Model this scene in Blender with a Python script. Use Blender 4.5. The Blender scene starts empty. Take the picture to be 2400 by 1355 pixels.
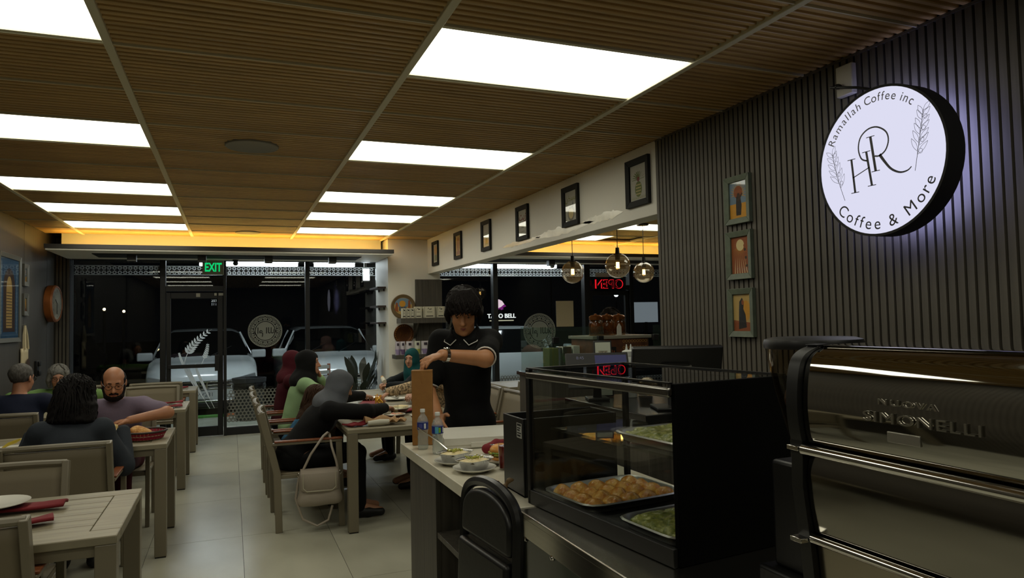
import bpy, bmesh, math, random
import numpy as np
from mathutils import Vector, Matrix, Euler

random.seed(7)
np.random.seed(7)
SC = bpy.context.scene
COL = SC.collection
PI = math.pi

# ------------------------------------------------------------------ camera, world, exposure
def cam_axes(yaw, pitch, roll):
    f = Vector((math.sin(yaw), math.cos(yaw), 0)); r = Vector((math.cos(yaw), -math.sin(yaw), 0)); u = Vector((0, 0, 1))
    f2 = math.cos(pitch) * f + math.sin(pitch) * u
    u2 = -math.sin(pitch) * f + math.cos(pitch) * u
    r3 = math.cos(roll) * r + math.sin(roll) * u2
    u3 = -math.sin(roll) * r + math.cos(roll) * u2
    return r3, u3, f2
cd = bpy.data.cameras.new('camera')
cam = bpy.data.objects.new('camera', cd); COL.objects.link(cam)
cd.sensor_fit = 'HORIZONTAL'; cd.sensor_width = 36.0; cd.lens = 36.0 * 1646 / 2400
cd.clip_start = 0.02; cd.clip_end = 300
r_, u_, f_ = cam_axes(0.381, 0.0432, -0.0212)
cam.matrix_world = Matrix(((r_.x, u_.x, -f_.x, 0), (r_.y, u_.y, -f_.y, 0), (r_.z, u_.z, -f_.z, 1.52), (0, 0, 0, 1)))
SC.camera = cam
w = bpy.data.worlds.new('night'); SC.world = w; w.use_nodes = True
bg = w.node_tree.nodes['Background']; bg.inputs[0].default_value = (0.0009, 0.0010, 0.0013, 1); bg.inputs[1].default_value = 1.0
SC.view_settings.view_transform = 'Standard'; SC.view_settings.look = 'None'
SC.view_settings.exposure = 0.0; SC.view_settings.gamma = 1.0; SC.view_settings.use_curve_mapping = False
PANEL_L = 4.7           # radiance of the LED ceiling panels
COVE_L = 46           # radiance of the amber strips in the coves
try:
    SC.cycles.max_bounces = 10; SC.cycles.diffuse_bounces = 4; SC.cycles.glossy_bounces = 4
    SC.cycles.transmission_bounces = 6; SC.cycles.transparent_max_bounces = 24
    SC.cycles.sample_clamp_indirect = 4.0; SC.cycles.caustics_reflective = False; SC.cycles.caustics_refractive = False
except Exception:
    pass

# ------------------------------------------------------------------ materials
def lin(c):
    if isinstance(c, str):
        c = c.lstrip('#'); c = tuple(int(c[i:i + 2], 16) / 255 for i in (0, 2, 4))
    return tuple(x / 12.92 if x <= 0.04045 else ((x + 0.055) / 1.055) ** 2.4 for x in c)
MATS = {}
def mat(name, color, rough=0.5, metal=0.0, spec=0.5, noise=None, bump=None, grain=None, emit=None, alpha=None, coat=0, trans=0, color2=None):
    """noise=(scale, amount[, stretch xyz]); bump=(scale, strength[, distance]); emit=(colour, strength)"""
    if name in MATS: return MATS[name]
    m = bpy.data.materials.new(name); m.use_nodes = True
    nt = m.node_tree; p = nt.nodes['Principled BSDF']
    c = lin(color)
    p.inputs['Base Color'].default_value = (*c, 1); p.inputs['Roughness'].default_value = rough
    p.inputs['Metallic'].default_value = metal; p.inputs['Specular IOR Level'].default_value = spec
    if coat: p.inputs['Coat Weight'].default_value = coat; p.inputs['Coat Roughness'].default_value = 0.08
    if trans: p.inputs['Transmission Weight'].default_value = trans
    if emit:
        p.inputs['Emission Color'].default_value = (*lin(emit[0]), 1); p.inputs['Emission Strength'].default_value = emit[1]
    tc = None
    def coords(stretch):
        tcn = nt.nodes.new('ShaderNodeTexCoord'); mp = nt.nodes.new('ShaderNodeMapping')
        mp.inputs['Scale'].default_value = stretch; nt.links.new(tcn.outputs['Object'], mp.inputs['Vector'])
        return mp.outputs['Vector']
    if noise:
        n = nt.nodes.new('ShaderNodeTexNoise'); n.inputs['Scale'].default_value = noise[0]; n.inputs['Detail'].default_value = 5
        nt.links.new(coords(noise[2] if len(noise) > 2 else (1, 1, 1)), n.inputs['Vector'])
        ra = nt.nodes.new('ShaderNodeValToRGB'); a = noise[1]
        c2 = lin(color2) if color2 else tuple(min(1, x * (1 + a)) for x in c)
        c1 = c if color2 else tuple(x * (1 - a) for x in c)
        ra.color_ramp.elements[0].position = 0.35; ra.color_ramp.elements[1].position = 0.65
        ra.color_ramp.elements[0].color = (*c1, 1); ra.color_ramp.elements[1].color = (*c2, 1)
        nt.links.new(n.outputs['Fac'], ra.inputs['Fac']); nt.links.new(ra.outputs['Color'], p.inputs['Base Color'])
    if bump:
        n = nt.nodes.new('ShaderNodeTexNoise'); n.inputs['Scale'].default_value = bump[0]; n.inputs['Detail'].default_value = 3
        nt.links.new(coords(bump[3] if len(bump) > 3 else (1, 1, 1)), n.inputs['Vector'])
        b = nt.nodes.new('ShaderNodeBump'); b.inputs['Strength'].default_value = bump[1]; b.inputs['Distance'].default_value = bump[2] if len(bump) > 2 else 0.01
        nt.links.new(n.outputs['Fac'], b.inputs['Height']); nt.links.new(b.outputs['Normal'], p.inputs['Normal'])
    MATS[name] = m
    return m
def emat(name, color, strength):
    if name in MATS: return MATS[name]
    m = bpy.data.materials.new(name); m.use_nodes = True; nt = m.node_tree; nt.nodes.clear()
    e = nt.nodes.new('ShaderNodeEmission'); o = nt.nodes.new('ShaderNodeOutputMaterial')
    e.inputs[0].default_value = (*lin(color), 1); e.inputs[1].default_value = strength
    nt.links.new(e.outputs[0], o.inputs[0]); MATS[name] = m
    return m
def glass(name, tint=(1, 1, 1), ior=1.5, rough=0.0, body=None):
    """thin pane: fresnel-weighted mirror over clear, tinted transparency; body=(colour, amount) adds a little haze"""
    if name in MATS: return MATS[name]
    m = bpy.data.materials.new(name); m.use_nodes = True; nt = m.node_tree; nt.nodes.clear()
    o = nt.nodes.new('ShaderNodeOutputMaterial'); t = nt.nodes.new('ShaderNodeBsdfTransparent'); g = nt.nodes.new('ShaderNodeBsdfGlossy')
    lw = nt.nodes.new('ShaderNodeLayerWeight'); lw.inputs[0].default_value = 0.5; mx = nt.nodes.new('ShaderNodeMixShader')
    f0 = ((ior - 1) / (ior + 1)) ** 2
    pw = nt.nodes.new('ShaderNodeMath'); pw.operation = 'POWER'; pw.inputs[1].default_value = 5
    ma = nt.nodes.new('ShaderNodeMath'); ma.operation = 'MULTIPLY_ADD'; ma.inputs[1].default_value = 1 - f0; ma.inputs[2].default_value = f0
    nt.links.new(lw.outputs['Facing'], pw.inputs[0]); nt.links.new(pw.outputs[0], ma.inputs[0]); fr = ma
    t.inputs[0].default_value = (*tint, 1); g.inputs['Roughness'].default_value = rough
    base = t.outputs[0]
    if body:
        d = nt.nodes.new('ShaderNodeBsdfDiffuse'); d.inputs[0].default_value = (*lin(body[0]), 1)
        mb = nt.nodes.new('ShaderNodeMixShader'); mb.inputs[0].default_value = body[1]
        nt.links.new(t.outputs[0], mb.inputs[1]); nt.links.new(d.outputs[0], mb.inputs[2]); base = mb.outputs[0]
    nt.links.new(fr.outputs[0], mx.inputs[0]); nt.links.new(base, mx.inputs[1]); nt.links.new(g.outputs[0], mx.inputs[2])
    nt.links.new(mx.outputs[0], o.inputs[0]); MATS[name] = m
    return m

# ------------------------------------------------------------------ mesh builder
class MB:
    def __init__(s): s.v = []; s.f = []; s.m = []
    def add(s, vs, fs, mi=0, M=None):
        o = len(s.v)
        if M is not None: vs = [M @ Vector(v) for v in vs]
        s.v.extend([tuple(v) for v in vs]); s.f.extend([tuple(i + o for i in f) for f in fs]); s.m.extend([mi] * len(fs))
        return s
    def box(s, x0, x1, y0, y1, z0, z1, mi=0, M=None):
        vs = [(x0, y0, z0), (x1, y0, z0), (x1, y1, z0), (x0, y1, z0), (x0, y0, z1), (x1, y0, z1), (x1, y1, z1), (x0, y1, z1)]
        return s.add(vs, [(0, 3, 2, 1), (4, 5, 6, 7), (0, 1, 5, 4), (1, 2, 6, 5), (2, 3, 7, 6), (3, 0, 4, 7)], mi, M)
    def cbox(s, cx, cy, cz, sx, sy, sz, mi=0, M=None):
        return s.box(cx - sx / 2, cx + sx / 2, cy - sy / 2, cy + sy / 2, cz - sz / 2, cz + sz / 2, mi, M)
    def beam(s, a, b, wx, wy, mi=0, up=(0, 0, 1)):
        """rectangular bar from a to b"""
        a = Vector(a); b = Vector(b); d = (b - a); L = d.length; d.normalize(); u = Vector(up)
        if abs(d.dot(u)) > 0.99: u = Vector((0, 1, 0))
        x = d.cross(u).normalized(); y = x.cross(d)
        vs = [p + x * (sx * wx / 2) + y * (sy * wy / 2) for p in (a, b) for sx, sy in ((-1, -1), (1, -1), (1, 1), (-1, 1))]
        return s.add(vs, [(0, 3, 2, 1), (4, 5, 6, 7), (0, 1, 5, 4), (1, 2, 6, 5), (2, 3, 7, 6), (3, 0, 4, 7)], mi)
    def tube(s, pts, r, n=8, mi=0, closed=False, caps=True):
        pts = [Vector(p) for p in pts]; N = len(pts)
        rs = r if isinstance(r, (list, tuple)) else [r] * N
        up = None; rings = []
        for i, p in enumerate(pts):
            if closed: d = pts[(i + 1) % N] - pts[i - 1]
            else: d = pts[min(i + 1, N - 1)] - pts[max(i - 1, 0)]
            d = d.normalized() if d.length > 1e-9 else Vector((0, 0, 1))
            if up is None:
                up = Vector((0, 0, 1)) if abs(d.z) < 0.9 else Vector((1, 0, 0))
            x = d.cross(up)
            x = x.normalized() if x.length > 1e-6 else d.orthogonal().normalized()
            up = x.cross(d).normalized()
            rings.append([p + (x * math.cos(2 * PI * k / n) + up * math.sin(2 * PI * k / n)) * rs[i] for k in range(n)])
        vs = [q for ri in rings for q in ri]; fs = []
        for i in range(N if closed else N - 1):
            a = i * n; b = ((i + 1) % N) * n
            for k in range(n): fs.append((a + k, a + (k + 1) % n, b + (k + 1) % n, b + k))
        if not closed and caps:
            fs.append(tuple(range(n))[::-1]); fs.append(tuple((N - 1) * n + k for k in range(n)))
        return s.add(vs, fs, mi)
    def lathe(s, prof, n=24, c=(0, 0, 0), mi=0, M=None, sx=1, sy=1):
        vs = []; fs = []; N = len(prof)
        for r, z in prof:
            for k in range(n):
                a = 2 * PI * k / n; vs.append((c[0] + r * math.cos(a) * sx, c[1] + r * math.sin(a) * sy, c[2] + z))
        for i in range(N - 1):
            for k in range(n): fs.append((i * n + k, i * n + (k + 1) % n, (i + 1) * n + (k + 1) % n, (i + 1) * n + k))
        if prof[0][0] > 1e-6: fs.append(tuple(range(n))[::-1])
        if prof[-1][0] > 1e-6: fs.append(tuple((N - 1) * n + k for k in range(n)))
        return s.add(vs, fs, mi, M)
    def prism(s, poly, z0, z1, mi=0, M=None):
        n = len(poly)
        vs = [(x, y, z0) for x, y in poly] + [(x, y, z1) for x, y in poly]
        fs = [tuple(range(n))[::-1], tuple(range(n, 2 * n))] + [(i, (i + 1) % n, n + (i + 1) % n, n + i) for i in range(n)]
        return s.add(vs, fs, mi, M)
    def face(s, pts, mi=0, M=None): return s.add(pts, [tuple(range(len(pts)))], mi, M)
    def grid(s, fn, nu, nv, mi=0, M=None):
        vs = [fn(i / nu, j / nv) for j in range(nv + 1) for i in range(nu + 1)]
        fs = [(j * (nu + 1) + i, j * (nu + 1) + i + 1, (j + 1) * (nu + 1) + i + 1, (j + 1) * (nu + 1) + i) for j in range(nv) for i in range(nu)]
        return s.add(vs, fs, mi, M)
    def sphere(s, c, r, n=12, m=8, mi=0, M=None):
        if not isinstance(r, (tuple, list)): r = (r, r, r)
        return s.add([(c[0] + r[0] * math.sin(PI * j / m) * math.cos(2 * PI * i / n), c[1] + r[1] * math.sin(PI * j / m) * math.sin(2 * PI * i / n), c[2] - r[2] * math.cos(PI * j / m)) for j in range(m + 1) for i in range(n)],
                     [(j * n + i, j * n + (i + 1) % n, (j + 1) * n + (i + 1) % n, (j + 1) * n + i) for j in range(m) for i in range(n)], mi, M)
    def mesh(s, name, mats, smooth=40):
        me = bpy.data.meshes.new(name); me.from_pydata(s.v, [], s.f)
        for m in (mats if isinstance(mats, (list, tuple)) else [mats]): me.materials.append(m)
        if len(me.polygons) == len(s.m): me.polygons.foreach_set('material_index', s.m)
        if smooth:
            me.polygons.foreach_set('use_smooth', [True] * len(me.polygons))
            try: me.set_sharp_from_angle(angle=math.radians(smooth))
            except Exception: pass
        me.update()
        return me
    def build(s, name, mats, parent=None, bevel=0, smooth=40, loc=None, rot=None, solid=0, subd=0, seg=2):
        return link(name, s.mesh(name, mats, smooth), parent, bevel, loc, rot, solid, subd, seg)
def link(name, me, parent=None, bevel=0, loc=None, rot=None, solid=0, subd=0, seg=2):
    o = bpy.data.objects.new(name, me); COL.objects.link(o)
    if parent is not None: o.parent = parent
    if loc is not None: o.location = loc
    if rot is not None: o.rotation_euler = rot
    if solid:
        md = o.modifiers.new('solid', 'SOLIDIFY'); md.thickness = solid; md.offset = 0
    if bevel:
        md = o.modifiers.new('bevel', 'BEVEL'); md.width = bevel; md.segments = seg; md.limit_method = 'ANGLE'; md.angle_limit = math.radians(40)
    if subd:
        md = o.modifiers.new('sub', 'SUBSURF'); md.levels = subd; md.render_levels = subd
    return o
def tag(o, label, cat, group=None, kind=None):
    if label: o['label'] = label
    if cat: o['category'] = cat
    if group: o['group'] = group
    if kind: o['kind'] = kind
    return o
def thing(name, label, cat, loc=(0, 0, 0), rz=0, group=None):
    o = bpy.data.objects.new(name, None); COL.objects.link(o); o.empty_display_size = 0.05
    o.location = loc; o.rotation_euler = (0, 0, rz) if not isinstance(rz, (tuple, list)) else rz
    return tag(o, label, cat, group)
def struct(o):
    o['kind'] = 'structure'; return o
def kids(o): return [c for c in COL.objects if c.parent == o]
def copy_tree(o, loc=None, rz=None, label=None, parent=None, tree=None):
    c = o.copy(); COL.objects.link(c)
    if parent is not None: c.parent = parent
    if loc is not None: c.location = loc
    if rz is not None: c.rotation_euler = (0, 0, rz) if not isinstance(rz, (tuple, list)) else rz
    if label: c['label'] = label
    for ch in list(o.children): copy_tree(ch, parent=c)
    return c
def text_mb(mb, s, size, M, mi=0, extrude=0.0, align='CENTER', space=1.0, bold=0, font=None):
    cu = bpy.data.curves.new('t', 'FONT'); cu.body = s; cu.size = size; cu.extrude = extrude; cu.align_x = align; cu.align_y = 'CENTER'
    cu.space_character = space; cu.offset = bold
    if font: cu.font = font
    ob = bpy.data.objects.new('t', cu)
    me = bpy.data.meshes.new_from_object(ob)
    mb.add([v.co.copy() for v in me.vertices], [tuple(p.vertices) for p in me.polygons], mi, M)
    bpy.data.objects.remove(ob); bpy.data.meshes.remove(me); bpy.data.curves.remove(cu)
def T(x, y, z): return Matrix.Translation((x, y, z))
def Rz(a): return Matrix.Rotation(a, 4, 'Z')
def Rx(a): return Matrix.Rotation(a, 4, 'X')
def Ry(a): return Matrix.Rotation(a, 4, 'Y')
# planes for lettering: text lies in XY, reads along +X, up is +Y
FACE_CAM = Rx(PI / 2)                       # faces -Y
FACE_LEFT = Rz(-PI / 2) @ Rx(PI / 2)        # faces -X, reads along -Y

# ------------------------------------------------------------------ implicit surfaces -> one continuous mesh
import openvdb
class SDF:
    """smooth union of tapered capsules and ellipsoids, meshed once"""
    def __init__(s, vox=0.006): s.p = []; s.vox = vox
    def cap(s, a, b, ra, rb=None, k=0.015): s.p.append(('c', np.array(a, float), np.array(b, float), ra, ra if rb is None else rb, k)); return s
    def ell(s, c, r, R=None, k=0.015): s.p.append(('e', np.array(c, float), np.array(r, float), None if R is None else np.array(R, float), k)); return s
    def box(s, c, h, R=None, r=0.01, k=0.01): s.p.append(('b', np.array(c, float), np.array(h, float), None if R is None else np.array(R, float), r, k)); return s
    def cut(s, c, r, R=None, k=0.01): s.p.append(('-e', np.array(c, float), np.array(r, float), None if R is None else np.array(R, float), k)); return s
    def plane(s, pt, nrm, k=0.0): s.p.append(('|', np.array(pt, float), np.array(nrm, float) / np.linalg.norm(nrm), k)); return s
    def chain(s, pts, rs, k=0.012):
        for i in range(len(pts) - 1): s.cap(pts[i], pts[i + 1], rs[i], rs[i + 1], k)
        return s
    def bounds(s):
        lo = []; hi = []
        for q in s.p:
            if q[0] == 'c':
                lo += [np.minimum(q[1] - q[3], q[2] - q[4])]; hi += [np.maximum(q[1] + q[3], q[2] + q[4])]
            elif q[0] == 'e': m = max(q[2]); lo += [q[1] - m]; hi += [q[1] + m]
            elif q[0] == 'b': m = np.linalg.norm(q[2]) + q[4]; lo += [q[1] - m]; hi += [q[1] + m]
        return np.min(lo, 0) - 0.03, np.max(hi, 0) + 0.03
    def field(s):
        h = s.vox; lo, hi = s.bounds(); n = np.ceil((hi - lo) / h).astype(int) + 1
        BG = 4 * h
        F = np.full(n, 1.0, np.float32)
        ax = [lo[i] + h * np.arange(n[i]) for i in range(3)]
        for q in s.p:
            t = q[0]
            if t == '|':
                X = (ax[0][:, None, None] - q[1][0]) * q[2][0] + (ax[1][None, :, None] - q[1][1]) * q[2][1] + (ax[2][None, None, :] - q[1][2]) * q[2][2]
                F[:] = np.maximum(F, X); continue
            k = q[-1]; mg = k + 4 * h
            if t == 'c': a = np.minimum(q[1] - q[3], q[2] - q[4]) - mg; b = np.maximum(q[1] + q[3], q[2] + q[4]) + mg
            else:
                m = max(q[2]) if 'e' in t else np.linalg.norm(q[2]) + q[4]
                a = q[1] - m - mg; b = q[1] + m + mg
            i0 = np.maximum(((a - lo) / h).astype(int), 0); i1 = np.minimum(((b - lo) / h).astype(int) + 2, n)
            if np.any(i1 <= i0): continue
            sl = tuple(slice(i0[i], i1[i]) for i in range(3))
            x = (ax[0][sl[0]][:, None, None]).astype(np.float32); y = (ax[1][sl[1]][None, :, None]).astype(np.float32); z = (ax[2][sl[2]][None, None, :]).astype(np.float32)
            if t == 'c':
                pa = q[1]; d = q[2] - q[1]; L2 = max(d @ d, 1e-9)
                u = np.clip(((x - pa[0]) * d[0] + (y - pa[1]) * d[1] + (z - pa[2]) * d[2]) / L2, 0, 1)
                dd = np.sqrt((x - pa[0] - u * d[0]) ** 2 + (y - pa[1] - u * d[1]) ** 2 + (z - pa[2] - u * d[2]) ** 2) - (q[3] + (q[4] - q[3]) * u)
            else:
                X, Y, Z = x - q[1][0], y - q[1][1], z - q[1][2]
                if q[3] is not None:
                    R = q[3]; X, Y, Z = X * R[0][0] + Y * R[1][0] + Z * R[2][0], X * R[0][1] + Y * R[1][1] + Z * R[2][1], X * R[0][2] + Y * R[1][2] + Z * R[2][2]
                if 'e' in t:
                    r = q[2]; k0 = np.sqrt((X / r[0]) ** 2 + (Y / r[1]) ** 2 + (Z / r[2]) ** 2); k1 = np.sqrt((X / r[0] ** 2) ** 2 + (Y / r[1] ** 2) ** 2 + (Z / r[2] ** 2) ** 2)
                    dd = np.where(k1 > 1e-6, k0 * (k0 - 1) / np.maximum(k1, 1e-6), -min(r))
                else:
                    hx = q[2]; qx, qy, qz = np.abs(X) - hx[0] + q[4], np.abs(Y) - hx[1] + q[4], np.abs(Z) - hx[2] + q[4]
                    dd = np.sqrt(np.maximum(qx, 0) ** 2 + np.maximum(qy, 0) ** 2 + np.maximum(qz, 0) ** 2) + np.minimum(np.maximum(qx, np.maximum(qy, qz)), 0) - q[4]
            G = F[sl]
            if t[0] == '-':
                e = -dd; hh = np.clip(0.5 + 0.5 * (e - G) / max(k, 1e-5), 0, 1)
                F[sl] = G * (1 - hh) + e * hh + k * hh * (1 - hh)
            else:
                hh = np.clip(0.5 + 0.5 * (G - dd) / max(k, 1e-5), 0, 1)
                F[sl] = G * (1 - hh) + dd * hh - k * hh * (1 - hh)
        return F, lo, h
    def mesh(s, name, mats, wob=0, wfreq=20, seed=0):
        F, lo, h = s.field()
        if wob:
            n = F.shape; g = [lo[i] + h * np.arange(n[i]) for i in range(3)]
            X = g[0][:, None, None]; Y = g[1][None, :, None]; Z = g[2][None, None, :]; f = wfreq
            F = F + (wob * (np.sin(X * f + seed + 1.7 * np.sin(Z * f * .6)) * np.sin(Y * f * .9 + 1.3 + np.sin(X * f * .7 + seed)) + .5 * np.sin(Z * f * 1.4 + 2 * np.sin(X * f * .8) + seed))).astype(np.float32)
        g = openvdb.FloatGrid(4 * h); g.copyFromArray(np.clip(F, -4 * h, 4 * h).astype(np.float32))
        p, qd = g.convertToQuads(0.0)
        p = p * h + lo; qd = np.ascontiguousarray(qd)
        me = bpy.data.meshes.new(name)
        me.vertices.add(len(p)); me.vertices.foreach_set('co', p.astype(np.float32).ravel())
        me.loops.add(len(qd) * 4); me.loops.foreach_set('vertex_index', qd.astype(np.int32).ravel())
        me.polygons.add(len(qd)); me.polygons.foreach_set('loop_start', np.arange(0, len(qd) * 4, 4, dtype=np.int32))
        me.update(calc_edges=True); me.validate()
        me.polygons.foreach_set('use_smooth', np.ones(len(me.polygons), bool))
        for m in (mats if isinstance(mats, (list, tuple)) else [mats]): me.materials.append(m)
        return me
    def build(s, name, mats, parent=None, **kw):
        return link(name, s.mesh(name, mats, **kw), parent)
# ================================================================== ROOM SHELL
M_white = mat('white_paint', '#e2dfd4', 0.55, bump=(60, 0.15, 0.004))
M_dark = mat('dark_frame', '#0c0c0c', 0.4)
M_blackp = mat('black_plastic', '#0b0b0c', 0.42)
M_blackm = mat('black_matte', '#070707', 0.75)
M_taupewall = mat('taupe_wall', '#38342d', 0.6, noise=(3, 0.12, (1, 8, .4)))
M_tile = mat('porcelain_tile', '#a8a694', 0.28, noise=(2.2, 0.10, (1, .6, 1)), color2='#bbb9a7', bump=(8, 0.06, 0.003))
M_grout = mat('grout', '#3a3832', 0.8)
M_wood = mat('ceiling_wood', '#bd9c64', 0.45, noise=(5, 0.16, (.25, 3, 1)))
M_rail = mat('ceiling_rail', '#d6d0b4', 0.5)
M_slat = mat('slat_veneer', '#514c43', 0.55, noise=(6, 0.2, (1, 6, .5)))
M_frost = mat('vinyl_white', '#e0e2de', 0.6)
def translucent(m, amount):
    nt = m.node_tree; p = nt.nodes['Principled BSDF']; o = nt.nodes['Material Output']
    tr = nt.nodes.new('ShaderNodeBsdfTranslucent'); tr.inputs[0].default_value = p.inputs['Base Color'].default_value
    mx = nt.nodes.new('ShaderNodeMixShader'); mx.inputs[0].default_value = amount
    nt.links.new(p.outputs[0], mx.inputs[1]); nt.links.new(tr.outputs[0], mx.inputs[2]); nt.links.new(mx.outputs[0], o.inputs[0])
translucent(M_frost, .75)
M_glassw = glass('window_glass', (0.93, 0.96, 0.95))
M_panel = emat('led_panel', '#fbf8e3', PANEL_L)
M_amber = emat('amber_led', '#ffcd62', COVE_L)
M_grey = mat('grey_metal', '#77766f', 0.4, 0.6)
M_steel = mat('stainless', '#b9b5aa', 0.22, 1.0, noise=(3, 0.06, (1, .05, 20)))
M_chrome = mat('chrome', '#d8d6d0', 0.12, 1.0)
H = 2.68
XL, XR, YB, YW = -2.08, 2.6, -2.2, 10.6      # left wall, slat wall, back, window wall
XE, Y2 = 7.2, 1.2                            # second dining room

# --- floor of tiles
fl = struct(MB().box(XL - .1, XE + .1, YB - .1, YW + .1, -0.12, -0.002).build('floor', M_grout))
tm = MB().cbox(0, 0, -0.005, 0.597, 1.197, 0.01).mesh('tile', M_tile, 0)
x = 0.07 - 0.6 * 4 + .3
while x < XE + .3:
    y = 5.5 - 1.2 * 7 + .6
    while y < YW + .4:
        if x + .3 > XL and y > YB - .5 and not (x > XR + .6 and y < Y2 - .6):
            sx = 1.0
            link('tile', tm, fl, loc=(x, y, 0))
        y += 1.2
    x += 0.6

# --- ceiling: slab, grooved wood panels, rails
ce = struct(MB().box(XL - .1, XE + .1, YB - .1, 10.0, H + .03, H + .15).box(XL - .1, XE + .1, 10.0, YW + .1, H + .03, H + .15).build('ceiling', M_blackm))
def ribbed(sx, sy, n=13):
    prof = []
    p = sy / n
    for i in range(n):
        y0 = -sy / 2 + i * p
        prof += [(y0, .017), (y0 + .26 * p, .017), (y0 + .33 * p, .003), (y0 + .42 * p, 0), (y0 + .78 * p, 0), (y0 + .93 * p, .003)]
    prof.append((sy / 2, .017))
    mb = MB(); k = len(prof)
    vs = [(xx, yy, zz) for xx in (-sx / 2, sx / 2) for yy, zz in prof]
    mb.add(vs, [(i + 1, i, k + i, k + i + 1) for i in range(k - 1)])
    return mb.mesh('ceiling_panel', M_wood, 30)
MOD = 0.61
Yk = lambda k: 2.60 + MOD * k
cols = [(XL, -1.68), (-1.68, -.46), (-.46, .757), (.757, 1.975), (1.975, XR + .01)]
cols2 = [(2.75, 3.28), (3.28, 4.5), (4.5, 5.72), (5.72, 6.94), (6.94, XE)]
LIGHTS = {(1, k) for k in (-6, -3, 0, 3, 6, 8, 10)} | {(3, k) for k in (-6, -3, 0, 3, 6, 8, 10)}
LIGHTS2 = {(2, 8), (2, 5), (3, 2), (2, -1)}
pm = {}
def lay(cs, skip, kmin):
    for ci, (a, b) in enumerate(cs):
        for k in range(kmin, 12):
            if (ci, k) in skip: continue
            key = round(b - a, 3)
            if key not in pm: pm[key] = ribbed(b - a - .006, MOD - .006)
            link('ceiling_panel', pm[key], ce, loc=((a + b) / 2, Yk(k) + MOD / 2, H))
lay(cols, LIGHTS, -8)
lay(cols2, LIGHTS2 | {(2, 10)}, -2)
rl = {}
for i, xx in enumerate([-1.68, -.46, .757, 1.975, 3.28, 4.5, 5.72, 6.94]):
    wdt = .034 if i < 4 else .024
    MB().box(xx - wdt / 2, xx + wdt / 2, YB if i < 4 else Y2, 9.92, H - .012, H + .02).build('ceiling_rail', M_rail, ce, bevel=.003)
cm = {}
for cs in (cols, cols2):
    for ci, (a, b) in enumerate(cs):
        for k in range(-7 if cs is cols else -1, 12):
            key = round(b - a, 3)
            if key not in cm: cm[key] = MB().cbox(0, 0, .007, b - a - .03, .007, .012).mesh('cross_rail', M_rail, 0)
            link('cross_rail', cm[key], ce, loc=((a + b) / 2, Yk(k), H - .008))
# speakers in the ceiling
def speaker(x, y, r, lab):
    t = thing('ceiling_speaker', lab, 'speaker', (x, y, H - .012))
    MB().lathe([(r, .03), (r, .004), (r * .97, 0), (r * .9, .002), (0, .003)], 32).build('grille', mat('speaker_grey', '#8b8a83', 0.7, bump=(400, .3, .001)), t)
speaker(.13, 4.80, .165, 'round grey loudspeaker grille set flush in the near middle of the wooden ceiling')
speaker(.2, 9.35, .15, 'round loudspeaker grille in the wooden ceiling close to the amber cove')

# --- light panels
def ceiling_light(x0, x1, k, lab):
    cx, cy = (x0 + x1) / 2, Yk(k) + MOD / 2
    t = thing('ceiling_light', lab, 'ceiling light', (cx, cy, H), 0, 'LED panels in the wooden ceiling')
    sx, sy = (x1 - x0) / 2 - .005, MOD / 2 - .005
    f = MB(); w_ = .022
    for a in ((-sx, sx, -sy, -sy + w_), (-sx, sx, sy - w_, sy), (-sx, -sx + w_ * .5, -sy + w_, sy - w_), (sx - w_ * .5, sx, -sy + w_, sy - w_)):
        f.box(*a, -.004, .02)
    f.build('light_frame', M_rail, t)
    MB().face([(-sx + .011, sy - w_, .004), (sx - .011, sy - w_, .004), (sx - .011, -sy + w_, .004), (-sx + .011, -sy + w_, .004)]).build('diffuser', M_panel, t)
order = {10: 'nearest the window cove', 8: 'second from the window cove', 6: 'third from the window cove', 3: 'fourth from the window cove', 0: 'cut by the picture edge', -3: 'overhead behind the view', -6: 'farthest behind the view'}
for ci, k in sorted(LIGHTS):
    if k <= -3: side = 'over the left tables' if ci == 1 else 'over the bar'
    else: side = 'in the row over the left-hand tables' if ci == 1 else 'in the row over the bar side'
    o_ = order[k]
    if k == 0 and ci == 3: o_ = 'largest in the picture'
    ceiling_light(*cols[ci], k, f'white LED ceiling panel {side}, {o_}')
for ci, k in sorted(LIGHTS2):
    ceiling_light(*cols2[ci], k, {8: 'white LED panel in the far room ceiling seen just above the middle glass globe', 5: 'white LED panel sliver in the far room ceiling beside the slat wall', 2: 'white LED panel of the far room behind the slat partition', -1: 'white LED panel of the far room, nearest its closed end'}[k])
ceiling_light(4.5, 5.11, 10, 'small white LED panel in the far room ceiling beside the amber cove')

# --- walls
wl = struct(MB().box(XL - .12, XL, YB, YW + .1, 0, H + .03).build('wall_left', M_taupewall))
for yy in (6.35, 7.57, 9.0, 10.02):
    MB().box(XL, XL + .0012, yy, yy + .004, 0.1, H).build('panel_joint', M_blackm, wl)
struct(MB().box(XL, XL + .012, 4.2, YW - .2, 0, .1).build('baseboard_left', M_taupewall))
wr = struct(MB().box(XR + .022, XR + .15, YB, 3.9, 0, H).build('wall_right', M_blackm))
sm = MB().box(-.024, .0, -.0138, .0138, 0.0, H - .002).mesh('slat', M_slat, 0)
y = 3.884
while y > YB:
    link('slat', sm, wr, loc=(XR + .023, y, 0)); y -= .039
MB().box(XR - .004, XR + .03, YB, 3.9, H - .012, H).build('top_trim', M_slat, wr)
MB().box(XL, XL + .003, YB, 4.22, 0, H).build('backing_board', M_blackm, wl)
y = 4.2
while y > YB + .1:
    link('slat', sm, wl, loc=(XL + .024, y, 0)); y -= .039
struct(MB().box(XL - .1, XE + .1, YB - .12, YB, 0, H + .03).build('wall_back', M_taupewall))
struct(MB().box(XE, XE + .1, Y2, YW + .1, 0, H + .03).build('wall_far_right', M_taupewall))
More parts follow.
